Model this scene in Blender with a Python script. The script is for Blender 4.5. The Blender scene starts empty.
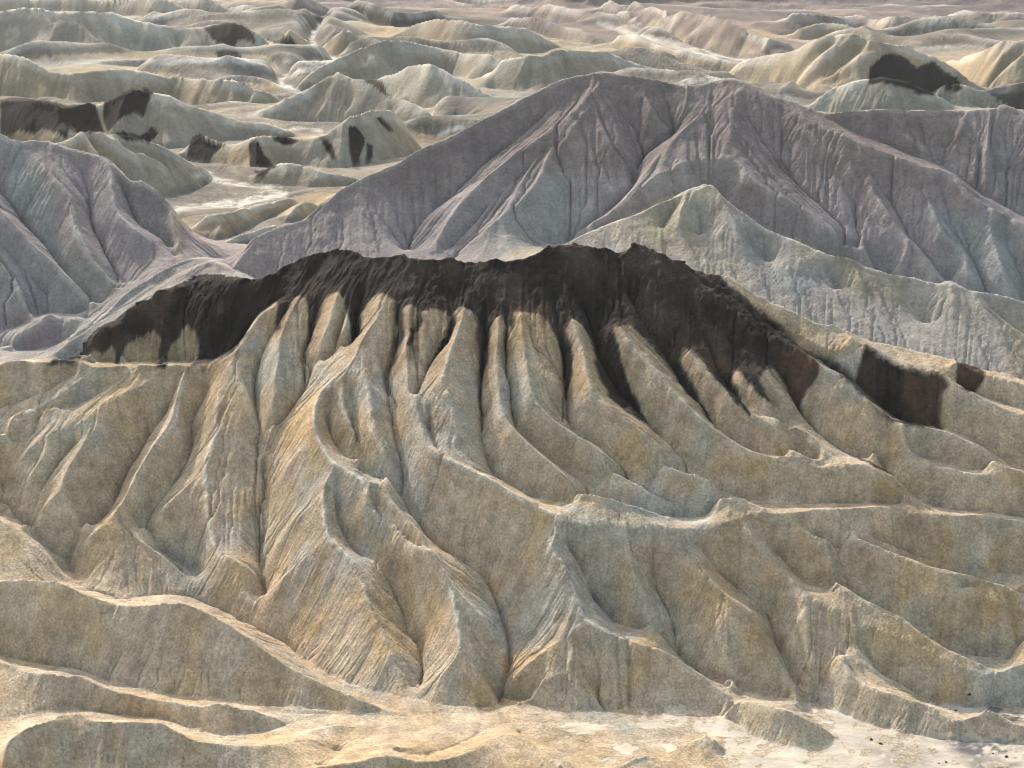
import bpy, math, random
import numpy as np
from mathutils import Vector

# ------------------------------------------------------------------ camera, sky, sun, exposure
SC = bpy.context.scene
COL = SC.collection
H = 120.0                    # camera height above the near wash (metres)
F = 1624.0                   # focal length in pixels of a 1024 px wide frame
PITCH = math.radians(16.5)

cam_data = bpy.data.cameras.new('camera')
cam_data.sensor_width = 36.0
cam_data.lens = 36.0 * F / 1024.0
cam_data.clip_start = 1.0
cam_data.clip_end = 60000.0
cam = bpy.data.objects.new('camera', cam_data)
cam.location = (0, 0, H)
cam.rotation_euler = (math.pi / 2 - PITCH, 0, 0)
COL.objects.link(cam)
SC.camera = cam

SUN_EL = math.radians(33.0)
SUN_AZ = math.radians(-27.0)       # from the +Y view axis towards -X: behind the ridge, to the left
SUN_VEC = Vector((math.sin(SUN_AZ) * math.cos(SUN_EL), math.cos(SUN_AZ) * math.cos(SUN_EL), math.sin(SUN_EL)))
world = bpy.data.worlds.new('World')
SC.world = world
world.use_nodes = True
wn = world.node_tree
sky = wn.nodes.new('ShaderNodeTexSky')
sky.sky_type = 'NISHITA'
sky.sun_disc = False
sky.sun_elevation = SUN_EL
sky.sun_rotation = SUN_AZ
sky.altitude = 200
sky.air_density = 1.9
sky.dust_density = 5.0
sky.ozone_density = 0.0
bg = wn.nodes['Background']
bg.inputs['Strength'].default_value = 0.15
wn.links.new(sky.outputs['Color'], bg.inputs['Color'])

sun_data = bpy.data.lights.new('sun', 'SUN')
sun_data.energy = 3.3
sun_data.angle = math.radians(0.6)
sun_data.color = (1.0, 0.94, 0.88)
sun = bpy.data.objects.new('sun', sun_data)
sun.rotation_euler = SUN_VEC.to_track_quat('Z', 'Y').to_euler()
sun.location = (-300, 500, 400)
COL.objects.link(sun)

SC.view_settings.view_transform = 'Standard'
SC.view_settings.look = 'None'
SC.view_settings.gamma = 1.0
SC.view_settings.use_curve_mapping = False
SC.view_settings.exposure = 0.66
SC.render.engine = 'CYCLES'
SC.cycles.use_denoising = True
SC.cycles.max_bounces = 6
SC.cycles.diffuse_bounces = 3
SC.cycles.volume_bounces = 1
SC.cycles.filter_width = 1.0

# ------------------------------------------------------------------ geometry of the survey
CP, SP = math.cos(PITCH), math.sin(PITCH)

def tand(py):
    return np.tan(PITCH - np.arctan((384.0 - np.asarray(py, float)) / F))

def a_of(px, py):
    u = (np.asarray(px, float) - 512.0) / F
    v = (384.0 - np.asarray(py, float)) / F
    return u / (CP + v * SP)

def project(X, Y, Z):
    dz = Z - H
    cz = Y * CP - dz * SP
    cy = Y * SP + dz * CP
    return 512.0 + F * X / cz, 384.0 - F * cy / cz

def pts(s):
    return np.array([[float(c) for c in p.split(',')] for p in s.split()])

def spline(P, step=1.0):
    """Catmull-Rom through the points, about one sample per step."""
    P = np.asarray(P, float)
    n = len(P)
    if n == 2:
        k = max(2, int(np.hypot(*(P[1, :2] - P[0, :2])) / step) + 1)
        t = np.linspace(0, 1, k)[:, None]
        return P[0] * (1 - t) + P[1] * t
    E = np.vstack([2 * P[0] - P[1], P, 2 * P[-1] - P[-2]])
    out = []
    for i in range(n - 1):
        p0, p1, p2, p3 = E[i:i + 4]
        k = max(2, int(np.hypot(*(p2[:2] - p1[:2])) / step) + 1)
        t = np.linspace(0, 1, k, endpoint=(i == n - 2))[:, None]
        m1, m2 = (p2 - p0) * 0.42, (p3 - p1) * 0.42
        out.append((2 * t**3 - 3 * t**2 + 1) * p1 + (t**3 - 2 * t**2 + t) * m1 + (-2 * t**3 + 3 * t**2) * p2 + (t**3 - t**2) * m2)
    return np.vstack(out)

def extend(P):
    """Carry a line that leaves the picture on past its edge."""
    P = np.asarray(P, float)
    def more(a, b):
        d = (a - b) / max(1e-6, abs(a[0] - b[0]))
        return np.vstack([a + d * np.array([1, .5] + [.3] * (len(a) - 2)) * 45, a + d * np.array([1, .35] + [.3] * (len(a) - 2)) * 110])
    if P[0, 0] <= 1 or P[0, 0] >= 1023:
        P = np.vstack([more(P[0], P[1])[::-1], P])
    if P[-1, 0] <= 1 or P[-1, 0] >= 1023:
        P = np.vstack([P, more(P[-1], P[-2])])
    return P

# solver grid: a = X / Y across, q = ln Y along; cells are square on the ground
DA = 0.0014
A0, A1 = -0.44, 0.44
Q0, Q1 = math.log(150.0), math.log(6000.0)
NA = int((A1 - A0) / DA) + 1
NQ = int((Q1 - Q0) / DA) + 1
cz_sum = np.zeros((NQ, NA)); cz_cnt = np.zeros((NQ, NA))
sz_sum = np.zeros((NQ, NA)); sz_cnt = np.zeros((NQ, NA))
OWN = {}                     # owner name -> id
own_seed = np.zeros((NQ, NA), np.int16)
barrier = np.zeros((NQ, NA), bool)

def own_id(name):
    if name not in OWN:
        OWN[name] = len(OWN) + 1
    return OWN[name]

def deposit(a, d, z, owner=None, wall=False, soft=False):
    # densify so that no cell is jumped
    q = np.log(np.maximum(d, 151.0))
    step = np.maximum(np.abs(np.diff(a)), np.abs(np.diff(q))) / DA
    A, Q, Z = [a[:1]], [q[:1]], [z[:1]]
    for i in range(len(a) - 1):
        k = int(step[i] * 2) + 1
        t = np.linspace(0, 1, k + 1)[1:]
        A.append(a[i] + (a[i + 1] - a[i]) * t); Q.append(q[i] + (q[i + 1] - q[i]) * t); Z.append(z[i] + (z[i + 1] - z[i]) * t)
    A, Q, Z = np.concatenate(A), np.concatenate(Q), np.concatenate(Z)
    i = np.round((Q - Q0) / DA).astype(int); j = np.round((A - A0) / DA).astype(int)
    ok = (i >= 0) & (i < NQ) & (j >= 0) & (j < NA)
    i, j, Z = i[ok], j[ok], Z[ok]
    if soft:
        np.add.at(sz_sum, (i, j), Z); np.add.at(sz_cnt, (i, j), 1)
    else:
        np.add.at(cz_sum, (i, j), Z); np.add.at(cz_cnt, (i, j), 1)
    if owner:
        own_seed[i, j] = own_id(owner)
    elif wall:
        barrier[i, j] = True

def plane(D0, m):
    def f(px, py, dz):
        D = D0(px) if callable(D0) else D0
        T = tand(py)
        d = (H - dz + m * D) / (T + m)
        return d, H - d * T
    return f

def level(px, py, z):
    T = tand(py)
    return (H - z) / T, z + 0 * T

def front_d0(px):
    return np.interp(px, [0, 200, 300, 420, 520, 1024], [258, 256, 240, 226, 224, 225])
FRONT = plane(front_d0, 0.632)
BEHIND = plane(lambda px: front_d0(px) + 7.0, 0.632)
BEHIND2 = plane(lambda px: front_d0(px) + 3.0, 0.632)
MOUNT = plane(273.0, 0.62)
LAV = plane(286.0, 0.62)

def line(owner, sheet, s, dz=0.0, wall=False, soft=False, back=None, lift=0.0):
    P = extend(pts(s))
    n0 = P.shape[0]
    Q = spline(P)
    px, py = Q[:, 0], Q[:, 1]
    if Q.shape[1] > 2:
        dzv = Q[:, 2]
    elif np.ndim(dz):
        L = np.r_[0, np.cumsum(np.hypot(np.diff(px), np.diff(py)))]
        dzv = np.interp(L / L[-1], np.linspace(0, 1, len(dz)), dz)
    else:
        dzv = np.full(len(px), float(dz))
    if sheet is FRONT:
        dzv = relief(dzv, py)
    d, z = sheet(px, py, dzv + lift)
    if sheet is FRONT:                        # nothing lies below the wash
        lo = z < .15
        z = np.where(lo, .15, z); d = np.where(lo, (H - .15) / tand(py), d)
    deposit(a_of(px, py), d, z, owner, wall, soft)
    if back:
        for dist, drop in back:
            deposit(a_of(px, py), d + dist, z - drop, None, False, True)
    return px, py, d, z

def relief(dz, py):
    # crests and gullies of the near slope stand out more towards its foot
    up = np.interp(py, [300, 380, 480, 600, 720], [.9, 1.0, .95, .8, .6])
    dn = np.interp(py, [300, 380, 480, 600, 720], [1.0, 1.25, 1.6, 2.2, 2.2])
    return dz * np.where(dz < 0, dn, up)

def R(owner, s, dz=(0.5, 2.0, 2.0), sheet=FRONT, **k):
    return line(owner, sheet, s, dz, **k)

def G(s, dz=(-0.6, -2.2, -2.0), sheet=FRONT, **k):
    return line(None, sheet, s, dz, wall=True, **k)

def hill(owner, crest, foot, m=0.68, zf=15.0, backm=0.6, spurs=(), gul=(), mfoot=True):
    C = spline(extend(pts(crest)))
    Fp = pts(foot)
    Fp = Fp[np.argsort(Fp[:, 0])]
    def hs(px, py, dz):
        fr = np.interp(px, Fp[:, 0], Fp[:, 1])
        d0 = (H - zf) / tand(fr)
        T = tand(py)
        d = (H - zf - dz + m * d0) / (T + m)
        return d, H - d * T
    px, py = C[:, 0], C[:, 1]
    d, z = hs(px, py, 0.0)
    z = np.maximum(z, zf)
    deposit(a_of(px, py), d, z, owner)
    if backm:
        deposit(a_of(px, py), d + (z - zf) / backm, 0 * z + zf, None, False, True)
    if mfoot:
        line(None, level, foot, zf, wall=True)
    for s in spurs:
        line(owner, hs, s, 0.035 * np.median(z - zf) + 0.6)
    for s in gul:
        line(None, hs, s, -0.06 * np.median(z - zf) - 0.6)

# ------------------------------------------------------------------ survey of ridge and gully lines
# --- near slope under the dark cap: crest, spurs, gullies
DARK_CREST = '50,362 70,358 85,354 100,331 122,322 127,312 137,302 150,299 160,291 190,286 195,281 212,281 237,279 256,279 275,274 283,267 301,259 321,252 341,249 356,252 371,259 386,257 401,255 413,260 446,259 463,262 491,260 512,261 532,257 549,247 574,246 597,247 612,250 620,256 629,251 634,244 642,247 662,254 684,261 688,270 697,284 719,296 739,312 752,322 768,337'
R('cap', DARK_CREST, (0, 0), back=[(10, 6), (17, 10)])
# hollow on the left with its three bumps
for s in ('95,345 92,364', '128,335 120,355 117,366', '165,320 163,345 160,366', '210,305 203,335 192,362'):
    G(s, (-.3, -.8, -1.2))
G('60,364 90,368 140,366 190,366 218,360 235,349 248,326 262,308 284,296', (-3, -4, -4, -4, -3, -1))
K1 = '0,364 10,361 50,362 80,362 90,366 112,368 140,365 162,366 190,366 218,362 235,352 250,330 257,318 271,309 288,299'
R('spur_a', K1, (1.5, 1.5, 1.5, 1.5, .6))
# spurs on the left
R('spur_a', '112,369 92,378 80,383 45,403 15,420 0,427', (1.5, 2, 2.2))
G('0,405 30,395 60,380 78,371', (-1.2, -1.2, -.3))
G('0,445 20,438 50,415 85,396 110,384 135,372', (-1.5, -1.5, -.8, 0))
R('spur_b', '160,368 150,380 125,392 107,400 75,424 50,432 32,445 15,462', (1.2, 2, 2, 1.5, .5))
R('spur_b', '107,402 100,425 88,440 67,470 60,491 45,507 27,520', (2, 2, 2.2, .5))
R('spur_b', '60,491 74,508 88,526', (2.2, .6))
R('spur_b', '68,435 52,447 35,468 20,487', (1.2, 1.2, .6))
G('75,440 55,465 38,490', (.6, .2, -.3))
G('0,470 8,480 12,490 8,505 0,512', (-2, -2, -2))
G('178,382 165,412 150,432 140,450 125,472 110,505 92,527 74,550 70,560 73,572 80,588', (-.5, -2, -2.4, -2.4, -2.4))
G('0,500 18,508 27,520 32,539 50,549 71,556', (-2.2, -2.4, -2.4))
R('spur_l', '0,519 20,537 42,550 55,568 66,582', (1.5, 1.2, .3))
R('spur_c', '187,368 182,380 179,400 176,420 162,437 140,470 132,490 112,520 127,536 155,562 176,586', (1.2, 2, 2.2, 2.2, 1.6, .4))
R('spur_c', '127,537 103,562 80,587', (1.6, .2))
R('spur_c', '113,519 95,533 80,548', (2, .3))
R('spur_c', '114,520 147,545 172,562 188,574', (2, 1.2, 0))
G('205,372 208,385 198,405 187,425 190,445 175,475 155,500 140,530 162,551 185,562 190,575 193,590', (-.5, -2, -2.2, -2.2, -2.2))
R('spur_d', '228,362 235,377 220,390 214,412 217,425 209,450 205,465 207,490 207,517 212,542 221,555 236,585 248,603', (1.5, 2.2, 2.4, 2.2, 1.4, .3))
R('spur_d', '204,467 185,487 165,507 143,529', (2, 1.6, .3))
R('spur_d', '222,555 240,563 256,573', (2, .4))
R('spur_d', '236,380 250,398 257,415', (1.8, .3))
G('276,326 262,350 257,370 256,400 260,432 266,465 268,495 268,520 262,548 266,580 263,602', (-.4, -2, -2.4, -2.4, -2))
R('spur_e', '300,296 288,318 279,340 274,365 271,395 268,425', (.4, 1.6, 1.6, .4))
G('318,298 312,330 306,345 306,357 312,369 306,385 286,415 270,430', (-.3, -1.2, -2, -2, -1.4))
R('spur_f', '338,294 331,317 321,342 315,362', (.5, 1.4, .3))
G('347,303 343,315 336,340 330,355', (-.2, -.5, -.6))
R('spur_f', '351,310 346,325 339,348', (.3, .8, 0))
G('363,290 356,315 354,335 345,349 331,357 314,368', (-.3, -1.4, -1.8))
# big pale-crested spur
R('spur_g', '381,294 376,317 363,340 356,355 345,373 323,392 314,410 316,435 328,457 338,467', (.6, 1.8, 2.6, 2.8, 2.8))
R('spur_g', '338,467 326,480 323,492 325,515 328,535 351,560 363,587 376,620 392,655 405,685', (2.8, 2.4, 2.6, 2.0, .5))
R('spur_g', '328,535 303,560 276,586', (2.6, .8))
R('spur_g', '316,437 300,452 282,470', (2.6, .6))
R('spur_g', '324,492 300,515 276,540', (2.4, .4))
R('spur_g', '338,467 356,479 366,492 363,510 378,530 396,542 416,550 431,551 441,570 452,600 458,630 462,651', (2.8, 2.6, 2.4, 2.4, 2.6, 2.8))
R('spur_g', '462,651 448,668 431,684', (2.8, .6))
R('spur_g', '462,651 482,675 498,696', (2.8, .6))
R('spur_g', '442,572 465,600 485,622', (2.4, .8))
R('spur_g', '340,468 371,482 396,510 424,537', (2.8, 2, .6))
G('374,498 388,515 408,536 420,546', (.4, .2, .4))
R('spur_g', '346,378 341,392 342,408 352,432 361,455', (2, 2, .2))
R('spur_g', '354,362 366,385 368,405 370,427 383,450 390,475 399,494', (2, 2, 2, .3))
G('333,394 327,415 343,447 363,467 378,482 406,505 428,533', (.8, -.6, -1.6, -2, -2.2))
G('353,385 355,415 361,448 370,472', (1, -.2, -1.4))
G('337,478 339,505 343,525 361,550 381,567 401,587 411,626 422,648 421,676 416,690', (1.6, -.4, -2, -2.4, -2.2, -1))
G('396,308 396,340 391,362 386,380 396,402 398,432 408,470 407,492 430,536 446,549 465,561 486,576 500,607 507,632 510,655 503,680 499,698', (-.4, -1.4, -2, -2.2, -2.4, -2.2, -1))
# middle spurs
R('spur_h', '409,306 406,340 403,370 409,398 416,420 421,442 433,454 443,458', (.3, 1.2, 1.8, 2.2))
MAIN_BAR = '443,458 463,467 491,480 512,494 527,500 554,515 567,520 589,524 652,527 697,529 712,526 732,519 752,512 768,514 800,512 818,509 843,510 880,507 918,514 980,516 1024,522'
R('spur_i', MAIN_BAR, (2.4, 2.6, 2.2, 1.5, 1.3, 1.4))
R('spur_h', '463,309 457,330 451,352 442,380 449,397 455,420 459,442', (.5, 1.2, 1.6, .4))
G('455,318 447,340 430,360 423,377 413,396', (-.2, -.8, -.4))
G('428,405 430,428 438,448', (.4, -.4, .8))
G('485,305 484,345 481,377 481,395 484,410 487,442 494,472 515,486 545,502 580,514 640,520 690,522 715,518 745,509 790,506 820,503 860,503 900,503 945,509 985,510 1024,516', (-.5, -1.8, -2.2, -2.2, -2.2, -1.4, -1, -.8, -.8, -.8))
R('spur_j', '498,318 497,345 496,370 498,402 512,430 524,442 544,460 564,477 589,486 617,497 650,512 668,518', (.4, 1.2, 1.8, 2, 2, .4))
G('506,335 504,360 511,385 514,410 520,430 540,451 556,463 590,480 625,491 660,507 690,518', (-.3, -1, -1.8, -2, -1.8, -2))
R('spur_k', '522,314 524,345 527,370 530,400 544,415 562,428 582,440 604,455 627,470 645,478 670,485 700,487 735,496 765,509', (.4, 1.2, 1.8, 2, 2, 1.6))
G('531,325 540,355 560,384', (.1, .3, .4))
G('556,312 562,340 564,370 566,395 566,412 574,426 592,440 617,457 642,472 685,482 722,489 760,503', (-.4, -1.6, -1.6, -1.8, -1.8, -2))
R('spur_m', '574,320 580,340 586,365 590,390 600,403 613,413 632,426 652,442 668,457 686,471 715,482', (.4, 1.2, 1.8, 1.8, .6))
G('572,285 590,320 603,360 620,390 645,413 660,434 676,448 692,461 725,476 765,489 800,500', (-.5, -1.8, -2, -2, -1.8, -2))
R('spur_n', '620,323 630,345 650,365 672,392 697,417 717,432 737,447 755,456 772,460 790,466 815,470', (.4, 1.4, 1.8, 1.8, 1.6))
R('spur_n', '815,471 830,469 858,464 875,472 890,478 908,492 930,508', (1.6, 1.8, .6))
G('622,282 645,320 668,355 690,390 708,408 716,425 736,440 762,452 790,460 815,464', (-.5, -1.6, -1.8, -1.4, -1))
R('spur_o', '688,350 702,368 718,385 735,402 760,422 775,432 790,443 808,456 824,466', (.4, 1.2, 1.6, .8))
G('692,308 708,342 722,375 750,408 768,422 788,436 806,450', (-.4, -1.4, -1.4, -.8))
R('spur_o', '740,370 756,392 775,413 795,427 812,441 828,455', (.4, 1.2, .6))
G('715,322 740,345 768,355 785,371 795,398 806,418 818,431 845,450 868,461 893,473 908,486 922,497 945,509', (-.4, -1.4, -2, -2, -2, -1.8))
R('spur_p', '755,328 775,340 798,350 822,367 843,377 863,397 893,421 908,426 940,430 963,440 993,456 1024,471', (.6, 1.4, 2, 2))
R('spur_p', '845,385 858,410 866,432 878,452', (1.2, 1, 0))
R('spur_p', '896,440 910,462 925,469 948,471 980,477 1024,485', (1, 1.6, 1.6))
G('915,452 950,462 990,472 1024,480', (-.4, -1, -1))
G('756,318 783,331 805,346 830,366 853,383 875,398 905,421 940,424 970,435 1000,450 1024,462', (-1.2, -2, -2.6, -2.4, -2))
R('spur_q', '850,335 862,349 880,360 900,367 938,372 948,381 973,394 993,405 1008,412 1024,416', (1, 1.4, 1.6))
R('spur_q', '945,385 968,403 985,415 1008,421 1024,425', (1, 1.2, 1.2))
G('958,385 985,395 1005,402 1024,407', (-.8, -1, -1))
R('spur_r', '702,267 717,274 727,270 737,275 768,301 783,307 818,324 833,325 848,331 873,342 888,344 918,352 953,360 980,369 1008,374 1024,380', (0, 1.0, 1.4), sheet=BEHIND2, back=[(9, 5), (16, 9)])
G('690,268 707,283 727,291 745,305 768,322 800,338 835,352 860,346', (-.5, -1, -1.2, .4))
R('spur_r', '953,362 975,374 990,377 1008,381 1024,386', (.8, .8))
# lower right spurs
R('spur_s', '554,517 559,532 550,550 562,562 569,580 578,600 584,618 598,628 619,638 642,646 664,651 687,666 712,686', (2.4, 2.4, 2.8, 3, 2.8, 2.4, 2.2))
line('spur_s', level, '712,686,4.0 724,696,3.4 747,701,4 768,707,4.3 788,711,4.3 818,726,2.4 836,737,.4')
R('spur_s', '584,619 562,638 538,655 512,677', (2.6, 1.6, .8))
R('spur_s', '576,640 572,653 564,669 540,684 517,698', (2, 2, .6))
R('spur_s', '564,670 585,690 603,712', (2, .4))
G('590,640 600,672 598,695 606,715', (1.8, .2, -.4))
R('spur_s', '618,640 616,665 617,690', (2, 1.2, .6))
G('628,645 632,675 630,705 628,722', (1.4, .4, 0))
R('spur_s', '650,650 655,680 650,705', (2, 1.2, .6))
G('566,535 574,555 587,572 594,596 609,613 625,630 650,642 676,652 700,672 728,693 755,698 790,705', (.6, -1.6, -2, -2, -1.6, -1))
R('spur_t', '645,529 628,545 632,565 639,590 648,612 668,641', (2, 1.6, 1.2, -.6))
G('655,540 652,575 667,598 677,616 680,648', (.8, -1, -1.8, -2))
R('spur_u', '665,530 677,547 697,570 724,593 745,607 760,618 772,645 788,680 799,703', (2.2, 2, 2.2, 2, .8))
R('spur_u', '724,595 715,620 720,650 735,680', (1.8, 1.0, .2))
G('700,540 716,565 737,587 772,613 778,645 794,680 812,702', (.8, -1.4, -1.6, -2, -1))
SP_V = '735,522 752,537 775,565 790,581 810,598 838,613 860,630 888,640 908,653 943,668 978,682 993,677 1024,667'
R('spur_v', SP_V, (2, 2.2, 2.4, 2.4, 2.2, 2))
R('spur_v', '812,600 800,620 805,650 808,680', (2, 1.2, .6))
R('spur_v', '838,615 842,640 843,655', (2, 1.4, 1))
line('spur_v', level, '843,655,6.8 847,677,4.9 862,684,4.4 880,691,4.3 928,706,3.4 955,721,2.3 975,717,2.7 988,710,3.5 1008,721,2.5 1024,728,2')
G('815,690 806,665 800,640 790,615', (-.6, .2, .6))
G('866,645 880,672 915,692 945,703 985,705 1024,706', (.4, -1, -1.2, -1.2))
G('770,545 797,573 833,599 866,621 904,640 942,658 975,671 1000,668 1024,659', (-.6, -1.8, -2, -2, -2, -2.2))
R('spur_w', '795,525 815,545 835,567 850,581 878,603 905,613 923,631 938,642 968,658 992,669', (1.6, 2, 2, .6))
G('815,535 838,556 860,578 888,598 914,611 931,625 944,639 972,650 1000,656 1024,648', (-.4, -1.6, -1.8, -2))
R('spur_x', '800,526 818,537 853,542 880,553 893,565 918,573 948,584 980,596 1003,613 1024,631', (1.6, 2, 2, 1.8))
G('860,540 885,553 910,564 940,577 975,586 1000,596 1024,606', (.4, -.8, -1.2, -1.2))
R('spur_y', '850,536 875,544 903,555 928,565 955,571 990,575 1024,581', (1.2, 1.8, 1.8))
R('spur_y', '958,588 980,585 1005,585 1024,591', (1, 1.2))
G('875,536 905,547 932,557 962,564 1000,569 1024,573', (-.4, -1.6, -1.6))

# --- low ridges in front on the left, wash in front on the right (heights above the wash floor)
F1 = '0,581,12 15,580,12 57,583,12 87,596,11 120,605,10 145,606,11 177,603,11.3 200,610,10.8 225,623,9.5 256,643,7.4 286,666,5.3 316,681,3.9 356,698,2.6 391,712,1.2 416,720,.3'
line('fore_a', level, F1)
G('0,598,6 40,590,5.2 75,588,4.8 120,598,4.2 165,594,4.1 192,597,3.8 228,612,2.8 256,628,2.0 286,643,1.5 301,661,1.2 331,683,.9 368,701,.5 406,716,.2 418,719,0', sheet=level)
G('0,655,1.2 40,666,1 80,671,1 120,689,.8 160,697,.7 200,704,.6 240,705,.5 286,716,.3 330,718,.3 380,722,.1 416,721,0', sheet=level)
line('fore_b', level, '0,662,4.5 25,671,4.2 62,676,4.2 80,676,4.2 100,686,3.6 120,693,3.4 160,701,3 200,707,3.2 225,706,3.6 256,712,3 286,721,1.4')
G('0,735,0 30,722,0 75,712,0 120,717,0 165,721,0 195,735,0 230,738,0 270,735,-.2 300,727,-.2 330,722,-.2', sheet=level)
line('fore_c', level, '0,750,7.5 25,730,8 75,714,8 92,721,7.4 140,723,7.4 162,724,7.2 180,733,6.4 200,742,5.6 256,746,4.6 293,741,4 301,736,3.4 321,728,2.4 343,726,1.8 376,730,.5')
line('fore_c', level, '301,737,3.6 318,741,3.2 336,750,1.4')
G('336,752,1.4 345,744,1.2 370,733,.6 395,725,0', sheet=level)
line('fore_d', level, '321,767,2.6 333,758,2.4 345,748,2.2 368,736,1.6 396,727,.6 414,722,.2', )
line('fore_d', level, '333,759,2.6 356,750,3 388,746,3.4 416,747,3 436,731,2 450,724,.8')
line('fore_d', level, '300,775,3 321,767,3.6 356,763,4 388,755,4.4 416,762,4 443,761,4 468,751,4 496,738,3.6 512,736,3.2 537,748,3 560,766,3')
G('395,751,3.0 420,754,2.8 445,748,2.2 470,738,2.2 480,730,1', sheet=level)
line('fore_d', level, '488,725,1 512,723,1.8 544,724,1.8 570,735,1.4 588,744,.4')
G('520,732,1.5 545,740,1.2 565,752,1', sheet=level)
line('mound_a', level, '600,772,1.5 622,765,1.6 642,756,2 662,760,1.4 680,768,1')
line('mound_b', level, '655,757,.3 675,748,1.2 702,738,2.2 715,742,2 726,752,.6')
G('640,752,0 660,748,0 680,741,0 703,733,0 722,740,0 735,757,0 745,768,0', sheet=level)
for s in ('418,720 450,719 475,719 498,716 515,706 545,724 580,738 605,752 622,757',
          '500,708 517,701 550,717 603,727 640,729 660,717 700,711 735,721 755,740 776,751 800,758 828,751 838,740 830,728 818,716 805,706',
          '640,742 700,728 735,738 760,760 800,768', '812,703 835,712 860,724 900,736 950,743 1024,744', '820,760 870,748 930,755 1024,762',
          '575,742 600,758 618,767', '880,695 915,699 945,708 960,714', '960,708 1000,709 1024,714'):
    line('wash', level, s, 0.0)
for r in (790, 850, 950):
    line('fore_c' if r < 800 else 'wash', level, '0,%d 256,%d 520,%d' % (r, r, r), (1.0, 1.4, 1.0) if r < 800 else 0)
    line('wash', level, '540,%d 700,%d 1024,%d' % (r, r, r), (.6, 0, 0) if r < 800 else 0)

# --- ridges right behind the dark one, on the left
R('pale_a', '25,360 62,340 95,315 100,312 120,292 150,272 175,259 195,255 215,256 235,267 252,277 262,284', (0, 0, 0, 0), sheet=BEHIND, back=[(8, 5)])
R('pale_b', '60,350 92,324 135,304 170,285 190,270 210,262 225,267 242,276', (0, 0, 0, 0), sheet=BEHIND2)
G('70,343 110,311 150,286 180,270 205,262', (-1.6, -2, -2, -.8), sheet=BEHIND2)
R('pale_c', '0,347 20,335 38,322 50,315 60,321 66,331', (.5, 1.6, .5), sheet=LAV)
R('pale_c', '58,331 70,320 85,318', (0, .8, .2), sheet=LAV)
G('0,330 20,324 45,312 75,313 95,308', (-2, -2, -2), sheet=LAV)
G('0,356 30,350 55,343 70,335', (-2, -2, -1), sheet=LAV)
G('262,290 285,278 320,262 345,260 400,268 450,270 520,268 560,262', (-6, -6, -6), sheet=plane(lambda p: front_d0(p) + 13, .632), soft=True)

# --- lavender mass on the left
R('lavender', '0,134 15,141 27,141 50,142 70,150 105,157 117,167 130,181 147,180 160,184 167,195 172,207 175,230 176,256', (0, 0, 0), sheet=LAV, back=[(14, 9), (80, 42)])
R('lavender', '0,213 25,240 57,266 95,304', (1.6, 2.0, .6), sheet=LAV)
G('0,190 25,222 55,256 80,285 99,306', (-2, -2.4, -2.4, -1), sheet=LAV)
R('lavender', '27,146 50,175 67,195 72,225 92,260 120,288', (.3, 1.6, 1.6, .6), sheet=LAV)
G('60,152 88,180 92,215 103,245 124,285', (-.2, -1.6, -1.6, -.8), sheet=LAV)
R('lavender', '107,160 112,185 117,212 130,227 147,237 175,257', (.2, 1.6, .6), sheet=LAV)
G('118,172 128,200 138,222 165,240 174,250', (-.2, -1.6, -1.6), sheet=LAV)
R('lavender', '0,262 18,288 30,312', (.6, 1, .2), sheet=LAV)
G('0,240 22,262 45,290 60,308', (.4, -.8, -1.4), sheet=LAV)

# --- purple mountain
R('purple', '232,268 256,236 281,226 306,219 323,205 338,192 356,180 396,165 418,152 451,137 481,121 512,105 537,92 562,80 582,75 604,72 622,75 637,77 657,81 687,86 712,82 729,78 742,81 762,90 768,94 793,102 813,110 828,114 843,112 888,109 918,111 968,110 993,109 1005,105 1024,112', (0, 0, 0), sheet=MOUNT, back=[(16, 10), (95, 55)])
M = lambda s, dz: R('purple', s, np.asarray(dz) * .75, sheet=MOUNT)
N = lambda s, dz: G(s, np.asarray(dz) * .65, sheet=MOUNT)
N('588,86 560,104 537,121 512,141 476,171 451,195 431,210 418,222 407,252', (-.4, -2.4, -3, -3, -2.4))
M('600,84 575,110 547,133 520,150 482,181 458,206 444,230 434,255', (.4, 2, 2, 1.4))
N('545,150 520,175 495,200 470,225 445,250', (1.2, .6, 0, -.4))
M('590,104 570,132 548,156 541,177 517,203 490,226 462,250 448,262', (.8, 2.2, 2.6, 2, 2))
N('662,88 674,117 676,130 654,146 637,166 632,187 612,207 589,222 556,248', (-.4, -2.6, -3.2, -3, -2.6))
N('600,86 618,108 634,124 652,145', (-.2, -1.4, -2.2)); M('632,84 648,102 660,118 668,130', (.2, .8, -1))
N('578,120 586,138 600,162 612,190', (.6, -.2, -1)); M('600,125 612,145 622,165 628,182', (.6, .6, -.8))
N('560,160 575,180 592,205', (1, .4, -1)); 
M('740,83 730,95 712,107 690,124 672,141 655,160 640,180 622,203 600,220', (.4, 2, 2, 2, .6))
M('738,90 732,120 729,135 724,148 717,156 697,160 662,177 637,192 607,212 587,227', (1, 2.6, 4, 4, 3, 2))
M('717,156 732,165 752,185 768,193 800,206 820,221 845,241 862,255', (4, 3.4, 2.6, 2, .6))
N('700,168 672,186 645,202 615,219 590,232', (2, 1, .6, .2)); N('735,180 752,197 785,215 815,235 845,252', (2, 1, .4, 0))
N('745,110 765,140 790,170 820,200 850,232 872,256', (.6, -.8, -1.6, -2, -1.4))
M('762,91 790,110 818,125 840,135 868,147 893,155 918,165 943,171 960,185 983,205 1008,215 1024,227', (.5, 2.6, 3.4, 3.4, 3))
N('828,118 868,136 918,156 945,165 968,180 984,196 1005,206 1024,216', (-.4, -2.6, -3.4, -3.4, -3))
M('888,110 902,130 928,150 940,160', (.2, 0, -2)); M('968,111 958,135 950,158', (.2, 0, -2)); N('918,116 926,138 943,163', (-.4, -1.4, -3))
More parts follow.
